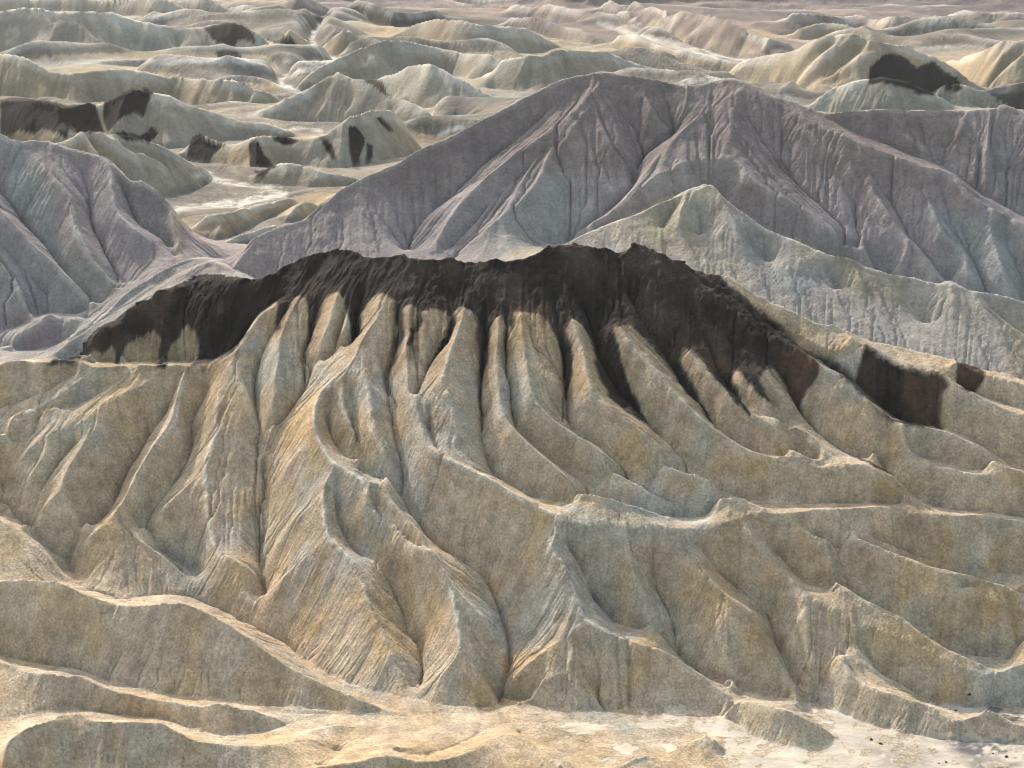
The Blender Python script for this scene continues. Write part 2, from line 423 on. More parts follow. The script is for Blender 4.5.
M('1000,110 990,140 984,165 985,185', (.6, .6, -1.6)); N('965,116 975,140 980,165 983,192', (-.3, -1.4, -3)); M('1024,150 1005,175 992,200', (.8, .4, -2))
N('775,122 818,157 843,182 873,220 893,250 912,274', (.4, -.6, -1.2, -2, -2)); M('800,130 840,165 868,190 895,226 915,252 933,278', (1.2, 1.2, .8, 0))
N('868,170 890,202 908,232 928,255 943,279', (.6, -.8, -1.4, -2)); M('905,168 925,200 945,232 962,258 976,286', (1.4, 1.2, .8, 0))
N('945,190 955,215 968,240 983,275 988,290', (.8, -.6, -1.6, -2)); M('985,210 990,235 1000,263 1010,292', (2, 1.6, 1, 0)); N('1008,220 1014,250 1020,290', (1, -.4, -1.4))

# --- yellowish ridge between the dark one and the purple mountain
YEL = plane(265.0, 0.65)
R('yellow', '557,247 582,235 607,225 637,214 662,202 692,190 713,182 724,197 737,210 768,230 798,242 828,255 850,259 868,267 893,275 908,277 940,284 950,282 968,290 998,295 1024,301', (0, 0, 0), sheet=YEL, back=[(8, 6), (14, 8)])
def trim(s):
    P = pts(s)
    lim = np.interp(P[:, 0], [640, 690, 727, 768, 818, 848, 888, 953, 1024], [250, 262, 268, 299, 322, 329, 342, 358, 378]) - 22
    P = P[(P[:, 1] < lim) | (np.arange(len(P)) < 2)]
    return ' '.join('%g,%g' % tuple(p) for p in P)
Yr = lambda s, dz: R('yellow', trim(s), np.asarray(dz) * .9, sheet=YEL)
Yg = lambda s, dz: G(trim(s), np.asarray(dz) * .7, sheet=YEL)
Yr('692,194 684,208 677,227 667,240 647,249', (.4, 1.6, 1.2)); Yg('678,202 662,228 645,244', (-.2, -1, -1))
Yg('697,204 705,235 718,270', (0, -1.2, -1.6)); Yr('718,195 735,225 750,262 762,290', (.6, 1.2, 1)); Yg('758,236 770,262 780,295', (-.2, -1.2, -1.2))
Yr('798,244 806,275 815,305', (.2, 1, .8)); Yg('825,262 838,290 850,318', (-.2, -1.2, -1.2)); Yr('850,262 870,290 888,325 900,345', (.3, 1.2, .8))
Yg('893,280 908,300 928,325 935,338 950,355', (-.2, -1, -1.6));
Yr('968,294 990,312 1012,330 1024,345', (.6, 1.4, 1)); Yr('950,286 958,315 975,345 985,360', (.5, 1.2, .6)); Yg('985,300 1005,320 1024,332', (-.3, -.9, -1))

# --- hills and washes of the far valley
hill('hill_a', '178,214 184,226 200,236 220,246 232,252', '170,262 200,258 240,258', m=.5)
hill('hill_b', '200,222 210,215 230,212 250,207 271,204 283,198 296,201', '195,240 220,240 260,222 300,210 312,206', spurs=('230,213 222,228 215,238', '271,205 262,216'), gul=('218,216 212,230', '248,210 240,225'))
hill('hill_c', '288,216 296,209 306,202 318,205 330,199 345,192', '280,226 300,222 330,210 350,198')
hill('hill_d', '222,246 240,235 256,231 276,226', '215,256 240,248 290,236')
hill('hill_e', '40,146 65,142 82,132 95,132 112,134 137,139 155,145 175,155 195,164 209,172', '0,215 60,210 100,208 150,200 190,192 215,180 225,176', spurs=('95,133 117,147 140,160 175,172 195,180', '112,135 135,150 165,163', '82,134 100,160 125,185'), gul=('104,136 130,155 165,170', '90,140 112,165 140,188'))
hill('hill_f', '0,100 27,99 50,102 67,106 87,102 95,104 107,99 130,90 145,88 155,92 170,95 190,104 212,111 240,120 262,124 290,134', '0,142 60,150 120,152 170,150 200,147 240,142 300,140', spurs=('152,93 162,110 180,120 212,135 230,143', '27,100 40,118 55,135', '130,92 120,110 112,130', '0,105 30,115 70,132', '170,96 200,116 240,130'), gul=('95,106 100,120 104,140', '147,95 146,115 150,140', '60,106 80,125 90,145'))
hill('hill_g', '186,152 192,138 201,135 225,145 235,147 252,141 271,140 306,144 326,140 338,130 351,122 373,117 390,115 404,124 418,146', '185,160 220,166 256,173 290,168 318,172 356,171 396,162 425,152', spurs=('352,123 345,145 340,160', '375,118 382,140 392,158', '205,137 203,155', '300,144 302,160'), gul=('330,140 325,160', '362,122 362,150', '228,148 228,160', '255,143 258,165'))
hill('hill_h', '256,178 271,170 288,165 306,167 318,172 338,175 356,179', '245,184 270,185 313,189 350,186 365,182', spurs=('288,166 285,182', '318,172 322,186'), gul=('302,168 302,186',))
hill('hill_i', '261,117 283,107 311,94 328,84 338,81 351,85 363,84 373,86 388,97 406,104 428,112 438,124', '255,120 293,122 341,124 380,128 431,134 450,130', spurs=('338,82 330,100 318,116', '363,85 372,105 392,122', '373,87 395,108 415,122'), gul=('350,88 348,112', '322,92 308,114', '382,97 398,118'))
hill('hill_j', '376,84 383,80 396,77 411,67 428,66 446,71 468,82 488,95 500,104', '370,92 396,98 431,107 468,108 505,106', spurs=('428,67 425,85 420,102', '411,68 402,85', '446,72 455,92 462,105'), gul=('418,70 412,98', '438,70 440,102'))
hill('hill_k', '290,92 298,87 321,70 343,60 366,50 386,45 406,47 426,51 446,55 481,57 506,66 530,78', '285,92 298,92 316,92 360,86 400,84 446,78 471,84 512,88 540,90', spurs=('386,46 375,62 355,78', '406,48 412,58 424,66', '343,61 330,78'), gul=('394,48 392,70', '365,54 350,78'))
hill('hill_l', '376,46 396,37 411,27 426,21 438,19 456,22 476,27 512,31 537,37 557,46', '370,47 398,47 456,56 481,57 512,56 560,52', gul=('445,21 450,48', '420,25 420,48', '480,28 488,52'))
hill('hill_m', '500,62 512,60 532,55 574,54 604,56 627,62 652,70 682,75 694,80', '490,92 540,96 600,92 650,88 700,82', spurs=('574,55 580,70', '604,57 625,75', '532,56 520,75'), gul=('590,56 600,72',))
hill('hill_n', '724,76 742,66 762,62 788,55 818,44 833,41 853,39 863,44 875,46 893,49 908,48 928,57 943,62 963,77 980,87 1000,92', '715,82 768,90 788,96 818,101 870,103 930,99 990,97 1010,94', spurs=('853,40 836,52 818,65 788,93', '891,49 870,60 853,72 813,94', '818,45 795,66 772,84', '908,49 925,66 950,84'), gul=('836,44 812,66 782,90', '868,47 845,68 805,94', '795,56 772,76'))
hill('hill_o', '813,107 833,92 855,86 878,84 893,87 918,95 948,107', '800,115 860,118 900,118 960,116', spurs=('880,85 898,94 886,103', '855,87 845,100'))
hill('hill_p', '933,96 943,90 963,92 983,100 990,108', '925,112 960,113 995,114')
hill('hill_q', '943,61 968,50 983,45 1000,38 1018,41 1024,40', '940,66 963,76 993,88 1024,90', spurs=('1017,42 993,60 973,74', '985,46 968,58 955,68', '1024,56 1003,72 990,84'), gul=('1006,44 985,60 965,72', '1018,52 995,70'))
hill('hill_r', '980,98 1003,92 1024,89', '975,112 1024,114')
# far left
hill('hill_s', '0,15 25,12 50,15 77,16 105,19 125,24 150,26 195,26 210,24 230,22 250,27 262,38 272,46', '0,59 35,61 75,62 125,60 217,59 262,60 285,58', spurs=('66,18 48,38 28,58', '68,18 88,38 108,55', '150,27 152,45', '195,27 200,46', '110,20 122,40'), gul=('100,22 112,42 118,56', '30,16 28,40', '135,26 136,48', '175,28 178,50'))
hill('hill_t', '0,61 22,64 50,75 70,76 95,72 120,71 140,73 170,78 187,77 212,78 240,80 256,87 285,94 303,98', '0,103 75,105 100,102 175,99 212,108 250,109 305,104', spurs=('95,73 88,92', '140,74 150,90', '187,78 195,95', '22,66 20,90', '230,80 232,98', '255,88 248,103'), gul=('48,78 52,98', '118,74 118,95', '165,79 172,95', '205,80 212,102', '243,84 242,100'))
hill('hill_u', '100,68 110,66 145,64 170,67 210,67 250,65 262,68', '95,71 145,70 200,73 265,74')
hill('hill_v', '322,46 330,38 341,31 352,30 364,36 373,46', '315,50 341,58 360,57 380,48')
hill('hill_w', '318,22 338,17 356,7 381,9 396,15 431,17 445,20', '318,27 361,27 396,31 440,24')
hill('hill_x', '268,40 285,33 296,36 310,46', '262,48 285,60 312,54')
hill('hill_y', '330,34 345,28 360,27 372,30 385,38', '330,36 360,36 392,40', mfoot=False)
for nm, c, f in (('hill_za', '0,2 30,6 62,4 95,7 130,5 165,8 190,16 205,24', '0,17 60,18 120,22 160,26 210,27'),
                 ('hill_zb', '150,3 185,1 215,5 245,9 270,17 290,25', '150,16 200,19 250,24 300,30'),
                 ('hill_zc', '268,12 285,6 305,3 322,9 335,18', '265,24 300,27 338,22')):
    hill(nm, c, f, spurs=tuple())
# far right: dark plateau with gullied pale flanks, terraces
hill('mesa_a', '607,4 625,10 645,12 662,14 690,18 720,22 745,29 768,38 790,42', '600,20 625,25 647,34 672,45 702,50 737,57 768,61 800,58', m=.45, spurs=('662,15 652,25 648,33', '700,20 678,27 662,40', '745,30 722,40 705,49', '768,39 762,50'), gul=('672,18 655,30', '715,24 690,40 680,46', '750,33 738,45 733,55'))
hill('mesa_b', '790,18 820,17 848,19 885,21 915,24 943,25 960,19 990,19 1024,19', '780,40 820,38 860,36 893,42 943,38 983,42 1024,42', m=.45, spurs=('885,22 880,36', '915,24 920,38', '848,20 845,34'), gul=('868,22 868,36', '900,24 904,40', '943,27 945,37'))
hill('mesa_c', '512,6 545,8 575,12 600,20 612,30', '505,20 545,22 580,28 618,34', m=.4)
hill('mesa_d', '512,22 540,26 565,30 590,36 605,44', '505,34 545,38 580,44 610,47', m=.4)
hill('terrace_a', '617,42 628,40 645,45 665,50 690,56 712,58 735,60 748,62', '610,52 640,58 680,66 720,70 750,70', m=.5)
hill('terrace_b', '800,32 815,27 833,26 850,32 862,40', '795,44 830,42 868,44', m=.5)
# level floors between the hills
def floor(s, z=15.0):
    line('floor', level, s, z)
for s in ('195,174 210,172 225,180 256,187 300,193', '180,208 205,206 232,205 256,200 285,194', '36,62 75,63 125,62 217,61 262,62 330,62', '323,26 313,40 318,50 332,58 338,64 316,70 290,76 281,80 285,88 311,95', '240,112 262,112 275,108 292,100',
          '420,135 445,130 460,126', '690,84 705,82 730,82', '612,28 640,38 680,48 720,56 770,64', '900,46 920,46 950,46 985,46', '700,72 735,73 765,72', '600,2 640,-2 700,0', '780,92 795,98 810,104'):
    floor(s)
for r, z in ((-10, 16), (-26, 19)):
    line('floor', level, '-120,%d 512,%d 1144,%d' % (r, r, r), z)
for d, z in ((3600, 26), (5900, 40)):
    aa = np.linspace(A0, A1, 400)
    deposit(aa, np.full(400, float(d)), np.full(400, float(z)))
# ------------------------------------------------------------------ surface through the survey lines
def solve():
    soft = (sz_cnt > 0) & (cz_cnt == 0)
    hard = cz_cnt > 0
    # a soft (hidden) line gives way near surveyed ones
    near = hard.copy()
    for _ in range(4):
        n = near.copy()
        n[1:] |= near[:-1]; n[:-1] |= near[1:]; n[:, 1:] |= near[:, :-1]; n[:, :-1] |= near[:, 1:]
        near = n
    soft &= ~near
    con = hard | soft
    val = np.where(hard, cz_sum / np.maximum(cz_cnt, 1), np.where(soft, sz_sum / np.maximum(sz_cnt, 1), 0.0))
    levels = [(con, val)]
    for _ in range(6):
        c, v = levels[-1]
        n, m = c.shape
        n2, m2 = (n + 1) // 2, (m + 1) // 2
        cp = np.zeros((n2 * 2, m2 * 2)); vp = np.zeros_like(cp)
        cp[:n, :m] = c; vp[:n, :m] = v * c
        cs = cp.reshape(n2, 2, m2, 2).sum((1, 3)); vs = vp.reshape(n2, 2, m2, 2).sum((1, 3))
        levels.append((cs > 0, vs / np.maximum(cs, 1)))
    Z = None
    for k in range(len(levels) - 1, -1, -1):
        c, v = levels[k]
        n, m = c.shape
        if Z is None:
            Z = np.full((n, m), v[c].mean())
        else:
            Z = np.repeat(np.repeat(Z, 2, 0), 2, 1)[:n, :m]
        Z[c] = v[c]
        its = 600 if k >= 3 else (220 if k >= 1 else 100)
        free = (~c).astype(float)
        P = np.pad(Z, 1, mode='edge')
        for it in range(its):
            avg = 0.25 * (P[:-2, 1:-1] + P[2:, 1:-1] + P[1:-1, :-2] + P[1:-1, 2:])
            P[1:-1, 1:-1] += free * 1.0 * (avg - P[1:-1, 1:-1])
            P[0] = P[1]; P[-1] = P[-2]; P[:, 0] = P[:, 1]; P[:, -1] = P[:, -2]
        Z = P[1:-1, 1:-1].copy()
    return Z, con

def smooth(Z, n=1):
    for _ in range(n):
        P = np.pad(Z, 1, mode='edge')
        Z = (4 * Z + 2 * (P[:-2, 1:-1] + P[2:, 1:-1] + P[1:-1, :-2] + P[1:-1, 2:]) + P[:-2, :-2] + P[:-2, 2:] + P[2:, :-2] + P[2:, 2:]) / 16.0
    return Z

def talus(Z, n, repose):
    """Loose clay cannot stand steeper than its angle of repose: let it creep until slopes are straight."""
    YC = np.exp(Q0 + DA * np.arange(NQ))[:, None] * DA
    dirs = ((1, 0, 1.0), (0, 1, 1.0), (1, 1, 1.4142), (1, -1, 1.4142))
    for _ in range(n):
        D = np.zeros_like(Z)
        for di, dj, ln in dirs:
            a = (slice(0, NQ - di), slice(max(0, -dj), NA - max(0, dj)))
            b = (slice(di, NQ), slice(max(0, dj), NA + min(0, dj)))
            lim = repose * ln * YC[:NQ - di]
            df = Z[a] - Z[b]
            ex = (np.maximum(df - lim, 0) + np.minimum(df + lim, 0)) * .11
            D[a] -= ex; D[b] += ex
        Z = Z + D
    return Z

def fill_pits(Z, nq):
    """Raise closed hollows to their outlet so that every slope drains."""
    import heapq
    S = Z[:nq].copy()
    n, m = S.shape
    zl = S.tolist()
    done = [[False] * m for _ in range(n)]
    hp = []
    for i in range(n):
        for j in ((0, m - 1) if 0 < i < n - 1 else range(m)):
            done[i][j] = True; hp.append((zl[i][j], i, j))
    heapq.heapify(hp)
    while hp:
        z, i, j = heapq.heappop(hp)
        for a, b in ((i - 1, j), (i + 1, j), (i, j - 1), (i, j + 1), (i - 1, j - 1), (i - 1, j + 1), (i + 1, j - 1), (i + 1, j + 1)):
            if 0 <= a < n and 0 <= b < m and not done[a][b]:
                done[a][b] = True
                if zl[a][b] < z + .004:
                    zl[a][b] = z + .004
                heapq.heappush(hp, (zl[a][b], a, b))
    Z = Z.copy(); Z[:nq] = np.array(zl)
    return Z

ZS, CON = solve()
ZS = talus(ZS, 30, 1.05)
ZFILL = fill_pits(ZS, int((math.log(470.) - Q0) / DA))
ZS = .3 * ZS + .7 * ZFILL

# which landform every cell belongs to: grow from the crest lines, stopped by gully and foot lines
QC = (Q0 + DA * np.arange(NQ))[:, None] + np.zeros((1, NA))
def grow():
    lab = own_seed.copy()
    wall = barrier & (lab == 0)
    for it in range(540):
        P = np.pad(lab, 1)
        nb = np.maximum.reduce([P[:-2, 1:-1], P[2:, 1:-1], P[1:-1, :-2], P[1:-1, 2:]])
        new = np.where((lab == 0) & ~wall, nb, lab)
        if it % 40 == 0 and (new == lab).all():
            break
        lab = new
    wash, flo = OWN['wash'], OWN['floor']
    lab[((lab == wash) & (ZS > .7)) | ((lab == flo) & (ZS > 16.6)) | ((lab == 0) & ((ZS > 17) | ((ZS > .9) & (QC < math.log(420.)))))] = 0
    keep = lab == 0
    for it in range(210):
        P = np.pad(np.where((lab == wash) | (lab == flo), 0, lab), 1)
        nb = np.maximum.reduce([P[:-2, 1:-1], P[2:, 1:-1], P[1:-1, :-2], P[1:-1, 2:]])
        lab = np.where((lab == 0) & keep, nb, lab)
    lab[(lab == 0) & (QC < math.log(420.)) & (ZS < .9)] = wash
    for it in range(6):
        P = np.pad(lab, 1)
        nb = np.maximum.reduce([P[:-2, 1:-1], P[2:, 1:-1], P[1:-1, :-2], P[1:-1, 2:]])
        lab = np.where(lab == 0, nb, lab)
    return lab

# ------------------------------------------------------------------ fine grid (rows thin out with distance)
def rows():
    q = [math.log(170.0)]
    while q[-1] < math.log(5950.0):
        y = math.exp(q[-1])
        s = np.interp(y, [170, 200, 215, 325, 340, 450, 520, 1000, 1900, 2600, 6000], [.004, .002, .00088, .00092, .0011, .0012, .0019, .0023, .0032, .012, .03])
        q.append(q[-1] + float(s))
    return np.array(q)
QR = rows()
DAF = 0.00098
AC = np.arange(A0 + 0.004, A1 - 0.004, DAF)
NR, NC = len(QR), len(AC)
YR = np.exp(QR)

def bspline(fi, n):
    i = np.floor(fi).astype(int); t = fi - i
    w = np.stack([(1 - t)**3, 3 * t**3 - 6 * t**2 + 4, -3 * t**3 + 3 * t**2 + 3 * t + 1, t**3]) / 6.0
    idx = np.clip(np.stack([i - 1, i, i + 1, i + 2]), 0, n - 1)
    return idx, w

def upsample(Z):
    ir, wr = bspline((QR - Q0) / DA, NQ)
    T = sum(Z[ir[k]] * wr[k][:, None] for k in range(4))
    ic, wc = bspline((AC - A0) / DA, NA)
    return sum(T[:, ic[k]] * wc[k][None, :] for k in range(4))

Z0 = upsample(ZS)
TRENCH = upsample((barrier & (ZFILL - ZS < .3)).astype(float))
Y = np.repeat(YR[:, None], NC, 1)
X = Y * AC[None, :]
LAB = grow()
LABF = LAB[np.clip(np.round((QR - Q0) / DA).astype(int), 0, NQ - 1)][:, np.clip(np.round((AC - A0) / DA).astype(int), 0, NA - 1)]

# ------------------------------------------------------------------ noise
def hash2(ix, iy, seed):
    h = (ix.astype(np.int64) * 374761393 + iy.astype(np.int64) * 668265263 + seed * 1442695041) & 0xffffffff
    h = ((h ^ (h >> 13)) * 1274126177) & 0xffffffff
    h = h ^ (h >> 16)
    return (h & 0xffff).astype(np.float32) / 65535.0

def vnoise(x, y, seed=0):
    ix, iy = np.floor(x), np.floor(y)
    fx, fy = (x - ix).astype(np.float32), (y - iy).astype(np.float32)
    fx = fx * fx * (3 - 2 * fx); fy = fy * fy * (3 - 2 * fy)
    a = hash2(ix, iy, seed); b = hash2(ix + 1, iy, seed); c = hash2(ix, iy + 1, seed); d = hash2(ix + 1, iy + 1, seed)
    return (a * (1 - fx) + b * fx) * (1 - fy) + (c * (1 - fx) + d * fx) * fy - 0.5

def fbm(x, y, sc, octv=4, seed=0, gain=0.5):
    out = 0; amp = 1.0; f = 1.0 / sc
    for k in range(octv):
        ca, sa = math.cos(0.7 * k), math.sin(0.7 * k)
        out = out + amp * vnoise((x * ca - y * sa) * f, (x * sa + y * ca) * f, seed + 17 * k)
        amp *= gain; f *= 2.03
    return out

def grad(Z):
    """dz/dx, dz/dy on the fan grid."""
    za = np.gradient(Z, DAF, axis=1)
    zq = np.gradient(Z, QR, axis=0)
    gx = za / Y
    gy = (zq - AC[None, :] * za) / Y
    return gx, gy

def slope_streaks(Z, noise, steps, stride=1.0):
    """Average a noise along the fall line: rills that run straight down every slope and meet in the gullies."""
    gx, gy = grad(Z)
    n = np.sqrt(gx * gx + gy * gy) + 0.02
    ux, uy = gx / n, gy / n
    cell = (Y * DAF)
    dq = np.gradient(QR)[:, None]
    # ground step of one cell -> index step
    va = ((ux - AC[None, :] * uy) * cell / (Y * DAF)).astype(np.float32) * stride
    vq = (uy * cell / Y / dq).astype(np.float32) * stride
    I, J = np.meshgrid(np.arange(NR, dtype=np.float32), np.arange(NC, dtype=np.float32), indexing='ij')
    acc = noise.astype(np.float32).copy(); wsum = 1.0
    for sgn in (1.0, -1.0):
        pi, pj = I.copy(), J.copy()
        for k in range(steps):
            ri = np.clip(np.rint(pi), 0, NR - 1).astype(np.int32); rj = np.clip(np.rint(pj), 0, NC - 1).astype(np.int32)
            pi += sgn * vq[ri, rj]; pj += sgn * va[ri, rj]
            ri = np.clip(np.rint(pi), 0, NR - 1).astype(np.int32); rj = np.clip(np.rint(pj), 0, NC - 1).astype(np.int32)
            w = 1.0 - k / (steps * 1.15)
            acc += w * noise[ri, rj]
            if sgn > 0:
                wsum += 2 * w
    acc /= wsum
    return (acc - acc.mean()) / (acc.std() + 1e-9)

rng = np.random.default_rng(7)
n_fine = rng.random((NR, NC)).astype(np.float32) - .5
n_mid = smooth(rng.random((NR, NC)).astype(np.float32) - .5, 6)
n_wide = smooth(rng.random((NR, NC)).astype(np.float32) - .5, 40)
n_mid /= n_mid.std(); n_wide /= n_wide.std(); n_fine /= n_fine.std()
ZB = smooth(Z0, 2)
rng2 = rng
ST_F = slope_streaks(ZB, n_fine, 14)
ST_M = slope_streaks(ZB, n_mid, 44)
ST_W = slope_streaks(ZB, n_wide, 46)

# far country: many small eroded ridges between the surveyed hills, level only along the washes
fl_seed = (own_seed == OWN['floor']).astype(float)
FLAT = fl_seed.copy()
for _ in range(9):
    FLAT = np.maximum(FLAT, smooth(FLAT, 1) * 1.12)
FLAT = smooth(np.clip(upsample(np.clip(FLAT, 0, 1)) * 1.6, 0, 1), 14)
wild = np.clip((Y - 480) / 160, 0, 1) * np.clip((3300 - Y) / 700, 0, 1)
wx, wy = X + 60 * fbm(X, Y, 260, 3, 91), Y + 60 * fbm(X, Y, 260, 3, 92)
rid = (1 - 2.4 * np.abs(fbm(wx / 1.5, wy, 130, 2, 515))) + .45 * (1 - 2.4 * np.abs(fbm(wx, wy, 52, 2, 517)))
fac = smooth(np.where(LABF == 0, .9, np.where(LABF == OWN['floor'], .8, .25)).astype(np.float32), 36)
ampw = np.interp(Y, [480, 800, 1300, 1900, 3300], [7, 13, 23, 36, 48]) * fac
Z0 = Z0 + wild * (1 - FLAT) * ampw * np.clip(rid - .25, -.15, 1.3) * np.where(np.abs(AC)[None, :] > 9, 0, 1)

def drain(Z):
    """Steepest-descent drainage: catchment of every cell."""
    flat = np.arange(NR * NC).reshape(NR, NC)
    dyr = np.gradient(YR)[:, None] + 0 * Z
    dxr = Y * DAF
    best = np.zeros_like(Z); rec = flat.copy()
    P = np.pad(Z, 1, mode='edge'); PF = np.pad(flat, 1, mode='edge')
    for di in (-1, 0, 1):
        for dj in (-1, 0, 1):
            if di or dj:
                sl = (Z - P[1 + di:1 + di + NR, 1 + dj:1 + dj + NC]) / np.sqrt((di * dyr)**2 + (dj * dxr)**2)
                m = sl > best
                best = np.where(m, sl, best); rec = np.where(m, PF[1 + di:1 + di + NR, 1 + dj:1 + dj + NC], rec)
    order = np.argsort(-Z, axis=None, kind='stable').tolist()
    rl = rec.ravel().tolist()
    acc = [1.0] * (NR * NC)
    for k in order:
        r = rl[k]
        if r != k:
            acc[r] += acc[k]
    return np.array(acc).reshape(NR, NC), best

def erode(Z, its=5, depth=.25):
    CE = Y * DAF
    stp = np.clip((np.hypot(*grad(smooth(Z, 3))) - .3) / .4, .15, 1)
    jit = CE * stp * (.2 * (rng.random(Z.shape) - .5) + .9 * smooth(rng.random(Z.shape) - .5, 3) * 3)
    for it in range(its):
        acc, sl = drain(Z + jit * (1 - it / its))
        cut = np.minimum(acc, 3000)**.42 - 1.0
        cut = CE * depth / its * cut * np.clip((sl - .15) / .45, 0, 1) * KF
        Z = Z - .5 * (cut + smooth(cut, 1))
    return Z, acc

gx, gy = grad(ZB)
KF = np.where(Y > 470, 1.5, np.where(np.isin(LABF, [OWN['purple'], OWN['lavender']]), 1.2, 1.0))
Z0 = Z0 + Y * DAF * KF * np.clip((np.hypot(gx, gy) - .15) / .4, 0, 1) * np.where(Y > 470, .6, .8) * ST_W
Z0 = Z0 + np.where(Y < 470, .75, .25) * (Z0 - smooth(Z0, 5)) * (np.hypot(gx, gy) > .1)     # crests and creases stay crisp
Z_BEFORE = Z0
Z0, ACC = erode(Z0)
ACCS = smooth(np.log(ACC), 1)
print('eroded', float((Z_BEFORE - Z0).max()), float((Z_BEFORE - Z0).mean()))
gx, gy = grad(ZB)
SL = np.sqrt(gx * gx + gy * gy)
STEEP = np.clip((SL - 0.06) / 0.35, 0, 1)
CELL = Y * DAF                                   # metres per column
def curvature(Z, n):
    S = smooth(Z, n)
    return (S - smooth(S, n * 2)) / CELL
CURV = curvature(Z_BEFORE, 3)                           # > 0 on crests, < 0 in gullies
PX, PY = project(X, Y, Z_BEFORE)
# ------------------------------------------------------------------ what each patch of ground is made of
YC = pts('557,247 582,235 607,225 637,214 662,202 692,190 713,182 724,197 737,210 768,230 798,242 828,255 850,259 868,267 893,275 908,277 940,284 950,282 968,290 998,295 1024,301')
LABF[(LABF == OWN['yellow']) & (PY < np.interp(PX, YC[:, 0], YC[:, 1]) - 3) & (Y > 340)] = OWN['purple']
ID = lambda *names: np.isin(LABF, [OWN[n] for n in names if n in OWN])
SPURS = [n for n in OWN if n.startswith('spur_')]
FORES = [n for n in OWN if n.startswith('fore_') or n.startswith('mound_')]
PALES = [n for n in OWN if n.startswith('pale_')]
HILLS = [n for n in OWN if n.startswith('hill_') or n.startswith('terrace_') or n.startswith('mesa_')]
is_front = ID('cap', *SPURS)
is_fore = ID(*FORES)
is_pale = ID(*PALES)
is_lav = ID('lavender'); is_pur = ID('purple'); is_yel = ID('yellow')
is_far = ID(*HILLS)
is_floor = (LABF == 0) | ID('wash', 'floor')

U, V = AC[None, :] * 1624.0 + 0 * Y, np.repeat(QR[:, None] * 1624.0, NC, 1)   # scale-free ground coordinates
W1 = fbm(U, V, 26, 4, 3); W2 = fbm(U, V, 26, 4, 41); W3 = fbm(U, V, 90, 4, 77); W4 = fbm(U, V, 9, 3, 99)
W5 = fbm(U, V, 160, 3, 5); W6 = fbm(U, V, 45, 4, 61)
JX = PX + 7 * W1 + 3 * W4; JY = PY + 7 * W2 + 3 * W4

def sdf(poly, where, jit=1.0, pad=25):
    """Signed distance (survey units) to an outline, negative inside; +99 elsewhere."""
    P = pts(poly)
    qx = PX + jit * (JX - PX); qy = PY + jit * (JY - PY)
    m = where & (qx > P[:, 0].min() - pad) & (qx < P[:, 0].max() + pad) & (qy > P[:, 1].min() - pad) & (qy < P[:, 1].max() + pad)
    out = np.full(PX.shape, 99.0, np.float32)
    x, y = qx[m], qy[m]
    if not len(x):
        return out
    best = np.full(x.shape, 1e9); inside = np.zeros(x.shape, bool)
    for i in range(len(P)):
        (x0, y0), (x1, y1) = P[i], P[(i + 1) % len(P)]
        ex, ey = x1 - x0, y1 - y0
        t = np.clip(((x - x0) * ex + (y - y0) * ey) / (ex * ex + ey * ey + 1e-9), 0, 1)
        best = np.minimum(best, (x - x0 - t * ex)**2 + (y - y0 - t * ey)**2)
        if y0 != y1:
            c = ((y0 > y) != (y1 > y)) & (x < (x1 - x0) * (y - y0) / (y1 - y0) + x0)
            inside ^= c
    d = np.sqrt(best)
    out[m] = np.where(inside, -d, d)
    return out

def cover(poly, where, feather=4.0, jit=1.0):
    return np.clip(0.5 - sdf(poly, where, jit, pad=25 + feather) / feather, 0, 1)

def C(r, g, b):
    return np.array([r, g, b], np.float32)

def mix(base, col, f):
    return base + (col - base) * np.clip(f, 0, 1)[..., None].astype(np.float32)

TAN, OCHRE, GREYTAN = C(.58, .475, .36), C(.55, .41, .255), C(.53, .46, .385)
PALE, BLUISH, BROWNISH = C(.66, .63, .57), C(.47, .455, .425), C(.46, .355, .26)
DARK, BROWN, RUST = C(.014, .0128, .0135), C(.088, .066, .053), C(.125, .075, .05)
PURPLE, LAVEN, SAND = C(.24, .197, .19), C(.31, .265, .262), C(.56, .50, .415)

T = np.empty((NR, NC, 3), np.float32)
T[:] = TAN
# -- near slope: tilted beds seen as broad bands down the spurs
bed = Z0 + 5.0 * W5 + 2.2 * W6 + 0.012 * X
def band(c, w):
    return np.exp(-((bed - c) / w)**2)
T = mix(T, GREYTAN, is_front * (0.5 + 1.2 * W3))
T = mix(T, OCHRE, is_front * np.clip(0.75 * band(27, 4) + 0.8 * band(13, 4.5) + .35 * band(44, 4) + 2.2 * W6 + 1.2 * W3 - .05, 0, .95))
T = mix(T, BLUISH, is_front * np.clip(0.8 * band(36.5, 2.6) + .5 * band(21, 2.5) + 2.2 * W3 - .1, 0, .85))
T = mix(T, BROWNISH, is_front * np.clip(.55 * band(31, 3) + .5 * band(17, 3) + 2.2 * W1 - .15, 0, .7))
# -- low ridges in front, yellowish grey
T = mix(T, GREYTAN, is_fore * (.55 + W3)); T = mix(T, OCHRE, is_fore * np.clip(.2 + 1.5 * W6, 0, .6))
for s, f in (('330,745 400,730 470,738 500,735 470,768 320,768', .7), ('500,722 560,722 590,745 520,760', .55), ('20,690 150,700 140,725 60,712', .4)):
    T = mix(T, OCHRE * .92, f * cover(s, is_fore, 30))
# -- pale rises behind the dark ridge
T = mix(T, C(.36, .315, .295), is_pale * (.85 + .6 * W3)); T = mix(T, BLUISH * .8, is_pale * np.clip(.3 + 1.6 * W6, 0, .7))
T = mix(T, C(.27, .225, .235), cover('8,342 48,313 66,325 60,345 20,348', is_pale | is_lav, 8) * .9)
